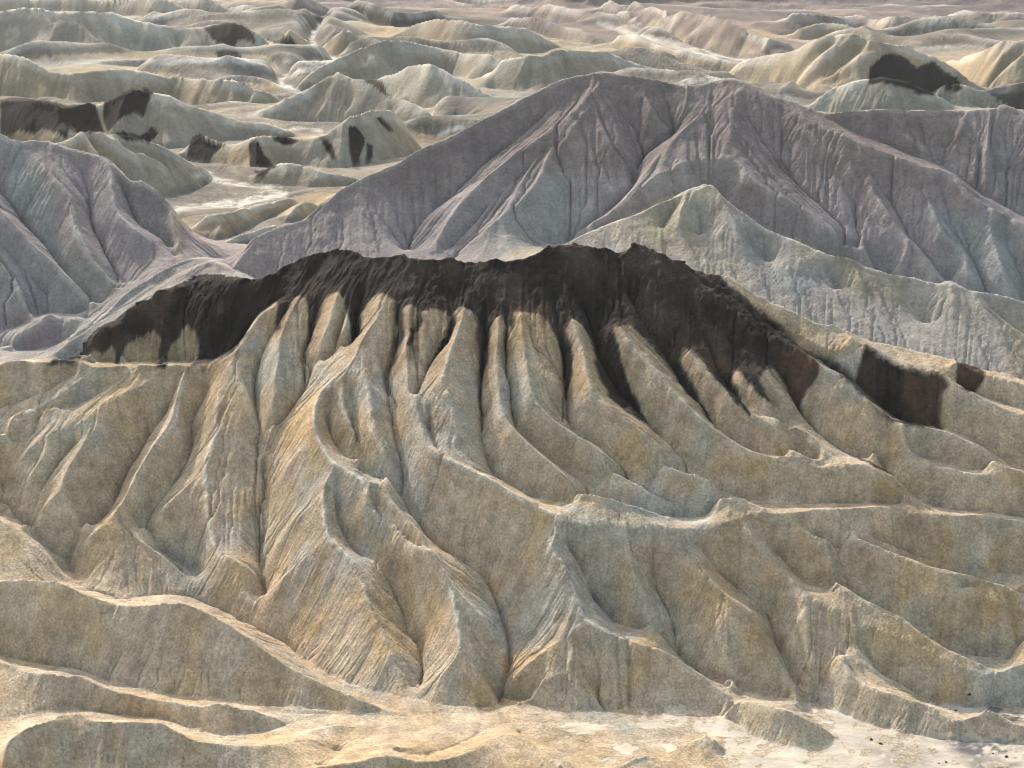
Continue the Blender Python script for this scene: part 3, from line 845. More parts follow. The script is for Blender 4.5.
# -- lavender mass
T = mix(T, LAVEN, is_lav * 1.0); T = mix(T, C(.28, .245, .235), is_lav * np.clip(.2 + ST_W * .22 + W3, 0, .8))
for s, f, c in (('0,140 25,148 48,185 56,225 58,262 35,240 15,205 0,185', .75, C(.345, .37, .35)), ('70,250 98,262 118,292 95,312 62,275', .7, C(.335, .35, .30)),
                ('0,225 40,255 85,300 60,315 0,300', .6, C(.335, .345, .35)), ('125,178 160,182 172,205 174,240 150,235 128,215 112,190', .7, C(.245, .215, .205)), ('100,190 128,215 150,238 140,262 110,240', .35, C(.37, .35, .36))):
    T = mix(T, c * .82, f * cover(s, is_lav, 16, 1.5))
T = mix(T, C(.44, .34, .22), .75 * cover('170,205 178,205 180,258 172,250', is_lav, 6))
# -- purple mountain
T = mix(T, PURPLE, is_pur * 1.0); T = mix(T, C(.25, .21, .192), is_pur * np.clip(.3 + 1.6 * W6, 0, .7))
low = np.clip((61 - Z0 + 14 * W3 + 8 * W6) / 10, 0, 1)
T = mix(T, C(.32, .278, .272), is_pur * low * .85)
for s, f, c in (('500,215 540,175 552,170 600,212 560,250 470,255', .8, C(.37, .375, .355)), ('930,215 985,205 1024,225 1024,305 960,285', .75, C(.32, .345, .35)),
                ('840,240 900,240 945,280 880,272', .5, C(.27, .25, .265)), ('470,235 508,214 540,215 500,262 445,262', .6, C(.39, .36, .34)), ('605,190 650,172 715,156 740,175 700,185 640,205', .7, C(.40, .37, .365)),
                ('965,110 1024,110 1024,230 985,200', .6, C(.31, .295, .305)), ('232,262 300,222 345,195 400,240 405,258 230,275', .7, C(.36, .325, .325)), ('640,165 720,100 740,120 725,150', .35, C(.29, .255, .265)), ('770,240 850,270 900,290 930,280 860,245 800,205', .5, C(.30, .295, .305))):
    T = mix(T, c * C(.92, .89, .86), f * cover(s, is_pur, 18, 1.6))
# -- yellowish ridge
T = mix(T, C(.42, .36, .285), is_yel * 1.0); T = mix(T, C(.34, .325, .315), is_yel * np.clip((45 - Z0 + 18 * W3 + 10 * W6) / 10, 0, .6))
for s, f, c in (('640,214 690,192 682,225 650,250', .7, C(.44, .385, .25)), ('690,200 715,185 725,230 722,275 690,240', .5, C(.42, .40, .34)), ('830,256 905,278 915,300 850,290', .7, C(.44, .39, .27)), ('560,247 640,214 640,235 590,252', .6, C(.45, .39, .33)),
                ('1005,318 1024,325 1024,372 1008,362', .8, C(.44, .36, .22)), ('725,200 800,245 830,300 770,296 735,262', .6, C(.38, .375, .375)), ('930,290 975,295 1000,320 960,330', .5, C(.45, .40, .31))):
    T = mix(T, c * .85, f * cover(s, is_yel, 16, 1.6))
# -- far hills
T = mix(T, C(.42, .375, .30), is_far * 1.0)
T = mix(T, C(.44, .36, .25), is_far * np.clip(.25 + 2.0 * W3, 0, .75)); T = mix(T, C(.40, .40, .37), is_far * np.clip(.15 + 2.0 * W5, 0, .7))
T = mix(T, C(.41, .42, .405), ID('hill_s', 'hill_j', 'hill_o', 'hill_p') * .75)
T = mix(T, C(.44, .335, .20), ID('hill_b', 'hill_c') * .5)
T = mix(T, C(.27, .23, .235), ID('mesa_a', 'mesa_b', 'mesa_c', 'mesa_d', 'hill_zc') * .85)
T = mix(T, C(.05, .056, .056), ID('hill_w', 'hill_r') * .9)
for s, f, c in (('640,30 652,22 660,20 668,30 672,40 655,36', .9, C(.45, .41, .33)), ('664,38 670,26 680,24 684,36 690,44 676,46', .8, C(.45, .41, .33)), ('700,48 706,40 722,36 745,42 765,52 768,60 735,58', .75, C(.44, .40, .33)),
                ('848,22 885,23 905,38 890,42 862,36', .85, C(.44, .41, .34)), ('915,26 940,30 944,38 925,38', .85, C(.44, .41, .34)), ('938,24 960,19 1024,19 1024,42 980,42 945,37', .85, C(.43, .42, .36)), ('520,28 560,32 600,40 590,46 530,38', .6, C(.43, .39, .33)), ('520,8 560,12 580,20 540,20', .4, C(.4, .37, .32))):
    T = mix(T, c, f * cover(s, is_far, 4))
FARDARK = ('0,99 27,97 50,101 67,105 87,101 96,104 100,118 104,132 92,133 80,132 70,128 66,138 58,132 44,128 34,132 20,130 12,136 0,134', '104,101 130,89 146,87 154,92 148,103 144,117 134,112 124,115 114,124 108,132 103,120',
           '110,133 124,130 140,136 152,125 158,132 150,142 130,140', '187,155 191,140 200,134 224,146 214,152 206,166 196,160', '249,142 258,139 264,152 278,166 262,176 250,172', '348,127 356,126 366,138 362,150 360,170 354,168 350,150', '367,142 374,144 372,162 367,166',
           '270,136 282,133 300,141 290,144 275,141', '363,81 372,78 382,81 386,90 394,97 384,94 374,86', '375,118 380,116 394,130 388,130', '203,28 215,24 230,21 244,24 254,34 256,44 246,40 238,40 234,48 222,46 214,40', '216,49 238,50 242,60 218,60',
           '262,38 272,34 290,36 298,46 285,47', '868,84 870,68 880,57 891,51 905,56 918,66 928,62 934,60 946,72 956,78 964,90 956,92 940,88 933,97 915,92 903,86 885,84', '404,97 416,103 428,104 428,107 410,103', '320,138 327,150 332,160 336,158 332,142')
RD = np.zeros((NR, NC), np.float32)
for s in FARDARK:
    RD = np.maximum(RD, cover(s, is_far, 1.6, .25))
far_dark = RD.copy()
T = mix(T, mix(np.broadcast_to(DARK * .8, T.shape) * 1.0, BROWN * .6, np.clip(.2 + 1.5 * W1, 0, .8)), RD * .98)
T = mix(T, C(.022, .026, .03), .9 * cover('868,84 870,68 880,57 891,51 918,66 956,78 964,90 933,97 903,86', is_far, 1.6, .25))
T = mix(T, C(.20, .155, .14), .75 * cover('320,44 341,30 362,36 374,46 366,48 342,34 326,46', is_far, 3, .5))
T = mix(T, T * C(.72, .67, .605), is_far * 1.0)
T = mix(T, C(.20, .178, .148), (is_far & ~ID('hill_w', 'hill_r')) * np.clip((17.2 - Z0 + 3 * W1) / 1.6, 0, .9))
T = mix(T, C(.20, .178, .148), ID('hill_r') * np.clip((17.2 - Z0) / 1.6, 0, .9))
# -- floors and washes
T = mix(T, C(.17, .152, .125), (is_floor & (Y > 300)) * 1.0)
near_floor = is_floor & (Y < 300)
nf = np.clip((np.interp(PX, [330, 470], [.05, .75]) - Z0 + 1.0 * W1 + .6 * W4) / .45, 0, 1) * (Y < 236) * (PY > 640)
T = mix(T, SAND * .9, nf * .88)
T = mix(T, C(.13, .122, .115), (is_floor & (Y > 400)) * np.clip(.35 + 1.8 * W6, 0, .8))
gravel = np.maximum.reduce([cover('955,703 985,700 1024,703 1024,726 1005,722 985,708', near_floor | is_front, 8) * (Z0 < 2.2), cover('945,741 985,738 1024,738 1024,772 990,772 965,760', near_floor, 14), .6 * cover('860,742 930,752 960,772 900,772 870,757', near_floor, 20)])
T = mix(T, C(.13, .12, .125), gravel * np.clip(.55 + 3 * W4 + 1.5 * W1, 0, 1))
chan = np.clip(.5 + 3.5 * fbm(X * .25 + Y * .18, Y, 1.6, 4, 808), 0, 1)
T = mix(T, C(.40, .36, .305), nf * chan * .5)
def path_cover(s, w, where, feather=3.0):
    """Cover along a survey line of half-width w."""
    P = spline(pts(s), 6.0)
    m = where & (PX > P[:, 0].min() - 40) & (PX < P[:, 0].max() + 40) & (PY > P[:, 1].min() - 30) & (PY < P[:, 1].max() + 30)
    x, y = PX[m] + .4 * (JX - PX)[m], PY[m] + .4 * (JY - PY)[m]
    best = np.full(x.shape, 1e9)
    for i in range(len(P) - 1):
        (x0, y0), (x1, y1) = P[i], P[i + 1]
        ex, ey = x1 - x0, y1 - y0
        t = np.clip(((x - x0) * ex + (y - y0) * ey) / (ex * ex + ey * ey + 1e-9), 0, 1)
        best = np.minimum(best, (x - x0 - t * ex)**2 + (y - y0 - t * ey)**2)
    out = np.zeros(PX.shape, np.float32)
    out[m] = np.clip((w + feather * .5 - np.sqrt(best)) / feather, 0, 1)
    return out
distant = (Y > 470) & (is_floor | is_far)
for s, w in (('195,174 208,172 212,178 228,182 256,187 280,190', 2.6), ('178,210 205,206 232,204 256,200 285,194', 3.2), ('240,206 250,198 262,194', 2.2), ('318,26 312,38 317,50 330,57 338,62 320,68 296,73 282,79 284,86 298,92 311,95', 2.4), ('284,60 310,62 335,62', 2.5), ('248,116 262,112 275,109', 2.4),
             ('600,22 620,30 650,40 690,50 730,58 760,62', 3.2), ('684,84 700,80 722,80', 3), ('915,48 945,46 985,46', 1.6), ('440,134 452,130 462,127', 2.5), ('270,134 300,128 322,132', 1.6), ('785,96 795,99', 2)):
    T = mix(T, C(.48, .455, .41), .95 * path_cover(s, w, distant) * np.clip(.9 + 1.2 * W4, 0, 1))
T = mix(T, C(.36, .37, .38), .6 * path_cover('40,62 120,61 217,60 262,61', 3, distant))

top = np.clip((Y - 1250) / 350, 0, 1) * np.clip((PX - 330) / 200 + 3 * W5, 0, 1) * (is_floor | is_far)
T = mix(T, C(.125, .112, .115), top * np.clip(.75 + 2.2 * W6 + .9 * W5, 0, .95))
# -- the dark cap of the near ridge and its tongues of rubble down the gullies
CAP_EDGE = ('96,350 104,352 112,345 116,352 117,366 122,352 137,336 152,329 160,338 156,366 166,366 170,348 180,328 188,325 197,334 198,350 188,367 214,362 232,352 248,328 262,310 276,303 278,310 275,330 279,330 286,312 294,299 300,296 308,299 311,312 310,330 306,348 310,345 318,325 324,306 330,296 338,293 344,297 348,310 352,322 349,345 353,342 361,328 364,312 369,300 378,293 386,293 394,300 395,318 395,340 389,366 393,364 402,345 406,338 405,322 404,308 410,304 415,308 414,320 408,330 412,336 406,350 416,340 422,326 424,312 432,309 446,312 450,320 440,340 428,362 445,342 453,324 456,312 463,308 472,311 476,322 478,350 480,378 483,378 490,352 491,328 494,318 500,317 504,326 503,356 506,352 508,325 514,312 525,309 540,314 552,326 558,342 562,372 564,398 568,392 573,372 571,350 568,330 573,318 582,322 592,345 600,375 612,398 630,412 650,425 642,408 630,388 622,360 617,338 616,325 630,323 649,342 664,359 678,379 694,400 704,412 714,422 703,400 690,376 680,356 682,346 692,350 706,364 722,384 738,403 750,416 742,398 730,376 734,368 744,374 756,388 768,402 772,400 762,382 768,366 776,372 786,388 794,404 806,420 800,404 806,392 816,378 820,366 806,352')
CAP_TOP = '790,340 772,322 750,300 735,290 705,262 680,240 600,232 500,245 330,232 250,262 190,268 120,300 90,330 70,352 46,366 70,366'
cap_s = sdf(CAP_TOP.replace('790,340', '800,346') + ' ' + CAP_EDGE, is_front, .55)
# CAP_TOP runs right to left, the lower edge left to right: one closed outline
capm = np.clip(.5 - (cap_s + 1.1 * ST_M + .8 * ST_F) / 3.2, 0, 1)
for s in ('868,351 900,366 938,372 947,382 941,394 940,426 934,424 930,416 924,428 908,425 880,401 855,384 861,364', '744,301 758,304 778,322 792,342 776,338 754,322 742,312', '768,318 800,340 838,362 858,380 880,398 905,422 890,420 862,396 835,372 800,350 772,338'):
    capm = np.maximum(capm, np.clip(.5 - (sdf(s, is_front, 1.3) + 1.8 * ST_M + 1.5 * ST_W) / 7, 0, 1))
capm = np.maximum(capm, cover('957,361 975,364 985,372 981,380 970,393 962,388 956,380', is_front, 3, .5))
for s, w in (('400,280 414,290 421,306 418,325 409,346', 2.0), ('276,326 285,308', 1.2), ('806,418 818,431 845,450 868,461 892,473', 1.2), ('714,420 716,427', 1.4), ('481,378 480,396 484,410', 1.0), ('391,362 387,380 396,402', .9), ('564,398 563,420', 1.0), ('306,350 307,360 312,369 306,383', .8)):
    capm = np.maximum(capm, .85 * path_cover(s, w, is_front, 2))
capcol = mix(np.broadcast_to(DARK, T.shape) * 1.0, BROWN, np.clip(.42 + .25 * ST_M + .22 * ST_W + 1.0 * W1 + 1.2 * W3 - .28 * np.clip(ACCS - 2.2, 0, 3), 0, 1))
for s, f in (('300,262 345,252 375,262 480,264 530,262 545,300 480,305 400,290 330,290', .55), ('640,300 700,310 760,345 740,365 690,345 650,330', .6), ('575,250 610,252 600,275 570,275', .5)):
    capcol = mix(capcol, C(.085, .07, .06), f * cover(s, is_front, 24, 1.6) * np.clip(.7 + .25 * ST_M + W1, 0, 1))
for s in ('160,300 240,285 300,268 270,300 225,345 200,360 160,340', '545,258 600,300 640,350 620,380 590,320', '630,262 690,280 740,325 700,320 660,300'):
    capcol = mix(capcol, DARK * .9, .7 * cover(s, is_front, 22, 1.6) * np.clip(.8 + .2 * ST_M, 0, 1))
fringe = np.clip(1 + cap_s / 16.0, 0, 1) * np.clip(.45 + 1.6 * W6, 0, 1) * is_front
capcol = mix(capcol, C(.085, .064, .05), fringe * .7)
for s in ('795,336 822,366 808,385 799,400 789,385 778,352', '905,370 938,374 946,383 940,395 938,426 915,424 900,395', '957,361 985,372 970,393 956,380', '618,322 632,326 642,345 628,345', '505,300 545,305 552,322 515,316', '690,345 735,365 740,378 700,360'):
    capcol = mix(capcol, RUST * 1.15, .9 * cover(s, is_front, 12, 1.0))
T = mix(T, OCHRE * .85, np.clip(1 - np.abs(cap_s - 4) / 7, 0, 1) * .5 * is_front * (1 - capm))
T = mix(T, C(.44, .35, .20), .75 * np.maximum.reduce([cover('90,367 112,345 117,367', is_front, 5), cover('118,366 140,334 158,335 156,366', is_front, 6), cover('168,366 172,345 185,326 197,336 190,366', is_front, 6)]) * (1 - capm))
dust = np.clip(1 - (cap_s + 9 * W6) / np.where(PX > 480, 26, 12), 0, 1) * np.clip(.8 - TRENCH + .2 * ST_M, 0, 1) * is_front
T = mix(T, C(.21, .145, .10), dust * .8 * np.clip(.55 + .45 * ST_M, 0, 1))
T = mix(T, capcol, capm * .98)
rill_debris_shade = np.clip((ACCS - 2.7) / 2.4, 0, 1) * is_front * np.clip((Z0 - 4) / 34, .42, 1) * (1 - capm)  # dark debris plus shade painted into rill bottoms so the rills read
T = mix(T, C(.10, .08, .07), rill_debris_shade * .8 * np.clip(.8 + 2 * W4, 0, 1))
dark_rock = np.maximum(capm, far_dark)

# -- pale crust and painted rim light on the crests; streaks of fresh and weathered clay down the slopes
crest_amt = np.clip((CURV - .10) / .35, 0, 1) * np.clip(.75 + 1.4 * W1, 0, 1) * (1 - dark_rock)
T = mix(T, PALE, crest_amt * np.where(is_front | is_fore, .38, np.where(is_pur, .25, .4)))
for s, w in (('235,376 222,388 214,412 217,425 209,450 205,465 207,517 212,542 221,555', 1.6), ('80,383 45,403 15,420', 1.4), ('183,378 179,400 176,420 162,437', 1.2), ('330,386 323,392 314,410 316,435 328,457 345,470 362,482 366,492', 2.0), ('323,492 325,515 328,535 340,550 351,562', 1.3),
             ('341,392 343,410 352,432', 1.3), ('366,386 368,405 370,427 383,450', 1.3), ('443,458 463,467 491,480 512,494 554,515 589,524', 1.8), ('569,580 578,600 584,618 600,629', 1.5), ('448,585 456,612 460,640', 1.5), ('363,585 372,606', 1.8)):
    T = mix(T, C(.80, .77, .71), .85 * path_cover(s, w * .8, is_front, 2.5) * np.clip(.9 + 1.5 * W4, 0, 1))
T = mix(T, C(.60, .57, .53), .7 * path_cover('356,368 340,365 330,375', 7, is_front, 10) * np.clip(.7 + W1, 0, 1))
T *= (1.0 + .06 * ST_M + .075 * ST_F + .035 * ST_W)[..., None] * np.ones(3)
T *= (1.0 + .13 * W1 + .12 * W4)[..., None]
T = np.where(((is_front | is_fore) & (capm < .5))[..., None], T * C(1.03, 1.0, .93), T)
T = np.where((dark_rock > .5)[..., None], T * .72, T)
T = np.clip(T, .009, .8)

# ------------------------------------------------------------------ rills, rubble and lumps on the surface
soften = np.where(is_pur, .65, np.where(is_lav | is_yel, .8, np.where(is_far, .9, 1.0)))
flat = np.where(near_floor, .12, 1.0)
DZ = CELL * STEEP * soften * flat * (0.17 * ST_F - .35 * np.clip(ST_M - .3, 0, 2))
DZ += CELL * flat * (.5 * W4 + .5 * W1) * np.clip(.35 + STEEP, 0, 1)
rock = capm * is_front
DZ += rock * CELL * (.9 * fbm(U, V, 7, 4, 205, .6) + .6 * np.abs(fbm(U, V, 14, 3, 333)))
DZ += np.exp(-((CURV - .5) / .4)**2) * rock * CELL * 1.5 * W4
# rain cuts the gully bottoms a little deeper
DZ -= CELL * 1.9 * np.clip(TRENCH * 1.6, 0, 1) * (is_front | is_fore) * STEEP
DZ -= CELL * 1.1 * np.clip((-CURV - .12) / .3, 0, 1) * STEEP
ZF = Z0 + DZ
GX, GY = grad(ZF)
NN = np.stack([-GX, -GY, np.ones_like(GX)], -1)
NN /= np.linalg.norm(NN, axis=-1, keepdims=True)
# ------------------------------------------------------------------ materials
def ground_material(name, grain=1.0, speck=0.16, bump=0.5, rough=0.95):
    m = bpy.data.materials.new(name)
    m.use_nodes = True
    nt = m.node_tree; N_, L_ = nt.nodes, nt.links
    b = N_['Principled BSDF']
    b.inputs['Roughness'].default_value = rough
    b.inputs['Specular IOR Level'].default_value = 0.15
    at = N_.new('ShaderNodeAttribute'); at.attribute_name = 'tint'
    geo = N_.new('ShaderNodeNewGeometry')
    def noise(scale, detail, rgh=.6):
        n = N_.new('ShaderNodeTexNoise'); n.inputs['Scale'].default_value = scale; n.inputs['Detail'].default_value = detail; n.inputs['Roughness'].default_value = rgh
        L_.new(geo.outputs['Position'], n.inputs['Vector']); return n
    def rng_(src, a, c, lo, hi):
        r = N_.new('ShaderNodeMapRange'); r.inputs[1].default_value = a; r.inputs[2].default_value = c; r.inputs[3].default_value = lo; r.inputs[4].default_value = hi
        L_.new(src, r.inputs[0]); return r.outputs[0]
    def mul(x, y):
        k = N_.new('ShaderNodeMath'); k.operation = 'MULTIPLY'; L_.new(x, k.inputs[0]); L_.new(y, k.inputs[1]); return k.outputs[0]
    big = noise(.35 * grain, 6, .65); fine = noise(2.2 * grain, 6, .7); spk = noise(5.5 * grain, 3, .75)
    f = mul(rng_(big.outputs['Fac'], .3, .7, 1 - speck, 1 + speck), rng_(fine.outputs['Fac'], .3, .7, 1 - speck * 1.2, 1 + speck * 1.1))
    vor = N_.new('ShaderNodeTexVoronoi'); vor.feature = 'DISTANCE_TO_EDGE'; vor.inputs['Scale'].default_value = .75 * grain
    wv = N_.new('ShaderNodeVectorMath'); wv.operation = 'MULTIPLY_ADD'
    L_.new(fine.outputs['Color'], wv.inputs[0]); wv.inputs[1].default_value = (1.3 / grain,) * 3; L_.new(geo.outputs['Position'], wv.inputs[2])
    L_.new(wv.outputs[0], vor.inputs['Vector'])
    crk = rng_(vor.outputs['Distance'], .0, .05, 1 - speck * .8, 1.0)
    f = mul(f, crk)
    f = mul(f, rng_(spk.outputs['Fac'], .30, .45, 1 - speck * 2.2, 1.0))
    sc = N_.new('ShaderNodeVectorMath'); sc.operation = 'SCALE'
    L_.new(at.outputs['Color'], sc.inputs[0]); L_.new(f, sc.inputs['Scale'])
    L_.new(sc.outputs[0], b.inputs['Base Color'])
    bp = N_.new('ShaderNodeBump'); bp.inputs['Strength'].default_value = bump; bp.inputs['Distance'].default_value = .35 / grain
    L_.new(fine.outputs['Fac'], bp.inputs['Height'])
    bp2 = N_.new('ShaderNodeBump'); bp2.inputs['Strength'].default_value = bump * .8; bp2.inputs['Distance'].default_value = .12 / grain
    L_.new(spk.outputs['Fac'], bp2.inputs['Height']); L_.new(bp.outputs[0], bp2.inputs['Normal'])
    L_.new(bp2.outputs[0], b.inputs['Normal'])
    return m

MATS = {
    'clay': ground_material('tan_clay', 1.0, .27, 1.0),
    'rock': ground_material('dark_lava_rubble', .9, .26, .9, .9),
    'purple': ground_material('purple_mudstone', .6, .17, .7),
    'far': ground_material('far_clay', .22, .12, .5),
    'sand': ground_material('wash_sand', .8, .07, .2),
}

# ------------------------------------------------------------------ split the surface into its landforms
NAMES = {v: k for k, v in OWN.items()}
face_lab = LABF[:-1, :-1].astype(np.int32).copy()
CAP = 900; NEARF = 901; FARF = 902
fdark = capm[:-1, :-1] > .5
fl_front = is_front[:-1, :-1]
face_lab[fl_front & fdark] = CAP
if 'cap' in OWN:
    face_lab[(face_lab == OWN['cap'])] = CAP + 5          # tan bumps and back of the dark ridge
fl = is_floor[:-1, :-1]
face_lab[nf[:-1, :-1] > .5] = NEARF
fl = fl & ~((Y[:-1, :-1] < 236) & (nf[:-1, :-1] <= .5))
face_lab[fl & (Y[:-1, :-1] < 420)] = NEARF
face_lab[fl & (Y[:-1, :-1] >= 420)] = FARF
face_lab[(face_lab == 0) | (face_lab == OWN['wash']) | (face_lab == OWN['floor'])] = NEARF + 9
VID = np.arange(NR * NC).reshape(NR, NC)
XF, YF, ZFF = X.ravel(), Y.ravel(), ZF.ravel()
TF = np.concatenate([T.reshape(-1, 3), np.ones((NR * NC, 1), np.float32)], 1).astype(np.float32)
NF = NN.reshape(-1, 3)

def build(name, sel, mat, parent=None):
    ii, jj = np.nonzero(sel)
    if not len(ii):
        return None
    quads = np.stack([VID[ii, jj], VID[ii, jj + 1], VID[ii + 1, jj + 1], VID[ii + 1, jj]], 1)
    u, inv = np.unique(quads, return_inverse=True)
    inv = inv.reshape(-1)
    me = bpy.data.meshes.new(name)
    nf = len(quads)
    me.vertices.add(len(u)); me.loops.add(nf * 4); me.polygons.add(nf)
    co = np.stack([XF[u], YF[u], ZFF[u]], 1).astype(np.float32)
    me.vertices.foreach_set('co', co.ravel())
    me.loops.foreach_set('vertex_index', inv.astype(np.int32))
    me.polygons.foreach_set('loop_start', np.arange(0, nf * 4, 4, dtype=np.int32))
    me.polygons.foreach_set('use_smooth', np.ones(nf, bool))
    me.update(calc_edges=True)
    at = me.attributes.new('tint', 'FLOAT_COLOR', 'POINT')
    at.data.foreach_set('color', TF[u].ravel())
    me.normals_split_custom_set_from_vertices(NF[u].tolist())
    me.materials.append(MATS[mat])
    o = bpy.data.objects.new(name, me)
    COL.objects.link(o)
    if parent:
        o.parent = parent
        o.matrix_parent_inverse = parent.matrix_world.inverted()
    return o

def structure(o, label, cat, group=None):
    if o is None:
        return
    o['kind'] = 'structure'; o['label'] = label; o['category'] = cat
    if group:
        o['group'] = group

ridge = bpy.data.objects.new('dark_capped_ridge', None)
COL.objects.link(ridge)
structure(ridge, 'tan fluted badland ridge with a jagged black cap across the middle', 'ridge')
build('dark_cap', face_lab == CAP, 'rock', ridge)
build('upper_slope', face_lab == CAP + 5, 'clay', ridge)
for n in SPURS:
    build('spur', face_lab == OWN[n], 'clay', ridge)

LABELS = {
    'fore_a': ('foreground_ridge', 'smooth grey-tan clay ridge falling rightwards, upper one at lower left', 'ridge', 'clay'),
    'fore_b': ('foreground_ridge', 'low tan clay ridge between two others at lower left', 'ridge', 'clay'),
    'fore_c': ('foreground_ridge', 'pale-crested clay ridge in the bottom left corner', 'ridge', 'clay'),
    'fore_d': ('foreground_ridge', 'ochre scalloped clay ridge at the bottom edge beside the wash', 'ridge', 'clay'),
    'mound_a': ('clay_mound', 'small rounded clay mound cut by the bottom edge of the picture', 'mound', 'clay'),
    'mound_b': ('clay_mound', 'small brownish clay mound standing in the pale wash', 'mound', 'clay'),
    'pale_a': ('pale_rise', 'pinkish rounded rise just behind the left end of the black cap', 'hill', 'clay'),
    'pale_b': ('pale_rise', 'pale grey rise touching the left end of the black cap', 'hill', 'clay'),
    'pale_c': ('purple_knoll', 'small dark purple knoll at the foot of the lavender ridge on the left', 'hill', 'purple'),
    'lavender': ('lavender_ridge', 'lavender and blue-green clay ridge at the left edge', 'ridge', 'purple'),
    'purple': ('purple_mountain', 'large twin-peaked purple-grey mountain behind the black cap', 'mountain', 'purple'),
    'yellow': ('yellowish_ridge', 'sharp yellowish ridge peaking between black cap and purple mountain', 'ridge', 'purple'),
    'hill_a': ('hill', 'cream cone-shaped slope right of the lavender ridge', 'hill', 'far'),
    'hill_b': ('hill', 'golden low mounds beside the pale wash left of the purple mountain', 'hill', 'far'),
    'hill_c': ('hill', 'small golden mound touching the left arm of the purple mountain', 'hill', 'far'),
    'hill_d': ('hill', 'smooth pale golden swell just below the golden mounds', 'hill', 'far'),
    'hill_e': ('hill', 'long fluted tan hill directly behind the lavender ridge', 'hill', 'far'),
    'hill_f': ('hill', 'tan hill at the left edge with a broad black cap', 'hill', 'far'),
    'hill_g': ('hill', 'pale hill with three black blotches above the bright wash', 'hill', 'far'),
    'hill_h': ('hill', 'small cream mound in front of the black-blotched hill', 'hill', 'far'),
    'hill_i': ('hill', 'fluted tan hill with two humps behind the black-blotched hill', 'hill', 'far'),
    'hill_j': ('hill', 'bluish pale hill with a small black knob on its left shoulder', 'hill', 'far'),
    'hill_k': ('hill', 'long tan hill behind the bluish hill, beside the bright winding wash', 'hill', 'far'),
    'hill_l': ('hill', 'big smooth rounded tan dome left of top centre', 'hill', 'far'),
    'hill_m': ('hill', 'smooth cream hump right behind the purple mountain summit', 'hill', 'far'),
    'hill_n': ('hill', 'sharp-ribbed tan hill with a big blue-black face at upper right', 'hill', 'far'),
    'hill_o': ('hill', 'whitish mound in front of the blue-black hill face', 'hill', 'far'),
    'hill_p': ('hill', 'small smooth pale mound at the lower tip of the blue-black face', 'hill', 'far'),
    'hill_q': ('hill', 'golden ribbed hill at the upper right edge', 'hill', 'far'),
    'hill_r': ('hill', 'low blackish hill at the right edge behind the purple mountain', 'hill', 'far'),
    'hill_s': ('hill', 'long bluish-white hill at upper left with a black knob at its right end', 'hill', 'far'),
    'hill_t': ('hill', 'long fluted tan hill across the upper left below the grey flat', 'hill', 'far'),
    'hill_u': ('hill', 'thin low tan rise on the grey flat at upper left', 'hill', 'far'),
    'hill_v': ('hill', 'small tan cone with a reddish top beside the winding wash', 'hill', 'far'),
    'hill_w': ('hill', 'dark greenish-black far hill left of top centre', 'hill', 'far'),
    'hill_x': ('hill', 'small grey hill left of the winding wash with a black crest', 'hill', 'far'),
    'hill_y': ('hill', 'low pale hill just below the greenish-black far hill', 'hill', 'far'),
    'hill_za': ('hill', 'pale far ridge along the top edge at upper left', 'hill', 'far'),
    'hill_zb': ('hill', 'pale far ridge along the top edge behind the black knob', 'hill', 'far'),
    'hill_zc': ('hill', 'brownish far hill at the top edge left of the greenish-black hill', 'hill', 'far'),
    'mesa_a': ('mesa', 'dark purple gravel mesa with cream gullied flanks above the far wash', 'mesa', 'far'),
    'mesa_b': ('mesa', 'long far mesa with cream cliffs at the upper right edge', 'mesa', 'far'),
    'mesa_c': ('mesa', 'purple-grey far mesa at the top edge near the centre', 'mesa', 'far'),
    'mesa_d': ('mesa', 'low purple-topped terrace behind the smooth cream hump', 'mesa', 'far'),
    'terrace_a': ('terrace', 'low tan terrace between the far wash and the purple mountain summit', 'terrace', 'far'),
    'terrace_b': ('terrace', 'small cream bluff in front of the long far mesa', 'terrace', 'far'),
}
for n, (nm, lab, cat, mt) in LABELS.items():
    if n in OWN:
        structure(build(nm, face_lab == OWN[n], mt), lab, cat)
structure(build('dry_wash', face_lab == NEARF, 'sand'), 'pale sandy dry wash along the foot of the tan slopes', 'wash')
structure(build('clay_apron', face_lab == NEARF + 9, 'clay'), 'low clay aprons between the foreground ridges and the pale wash', 'clay apron')
structure(build('valley_floor', face_lab == FARF, 'far'), 'flat pale valley floor and dry washes winding between the far hills', 'valley')

# plain beyond the surveyed ground
pm = bpy.data.meshes.new('desert_plain')
s = 12000.0
pm.from_pydata([(-s, -s, -8), (s, -s, -8), (s, s, -8), (-s, s, -8)], [], [(0, 1, 2, 3)])
at = pm.attributes.new('tint', 'FLOAT_COLOR', 'POINT')
at.data.foreach_set('color', np.tile(np.array([.40, .35, .28, 1], np.float32), 4))
pm.materials.append(MATS['far'])
po = bpy.data.objects.new('desert_plain', pm); COL.objects.link(po)
structure(po, 'wide flat desert plain beyond and around the badlands', 'plain')
print('grid', NR, NC, 'verts', NR * NC, 'z', ZF.min(), ZF.max())

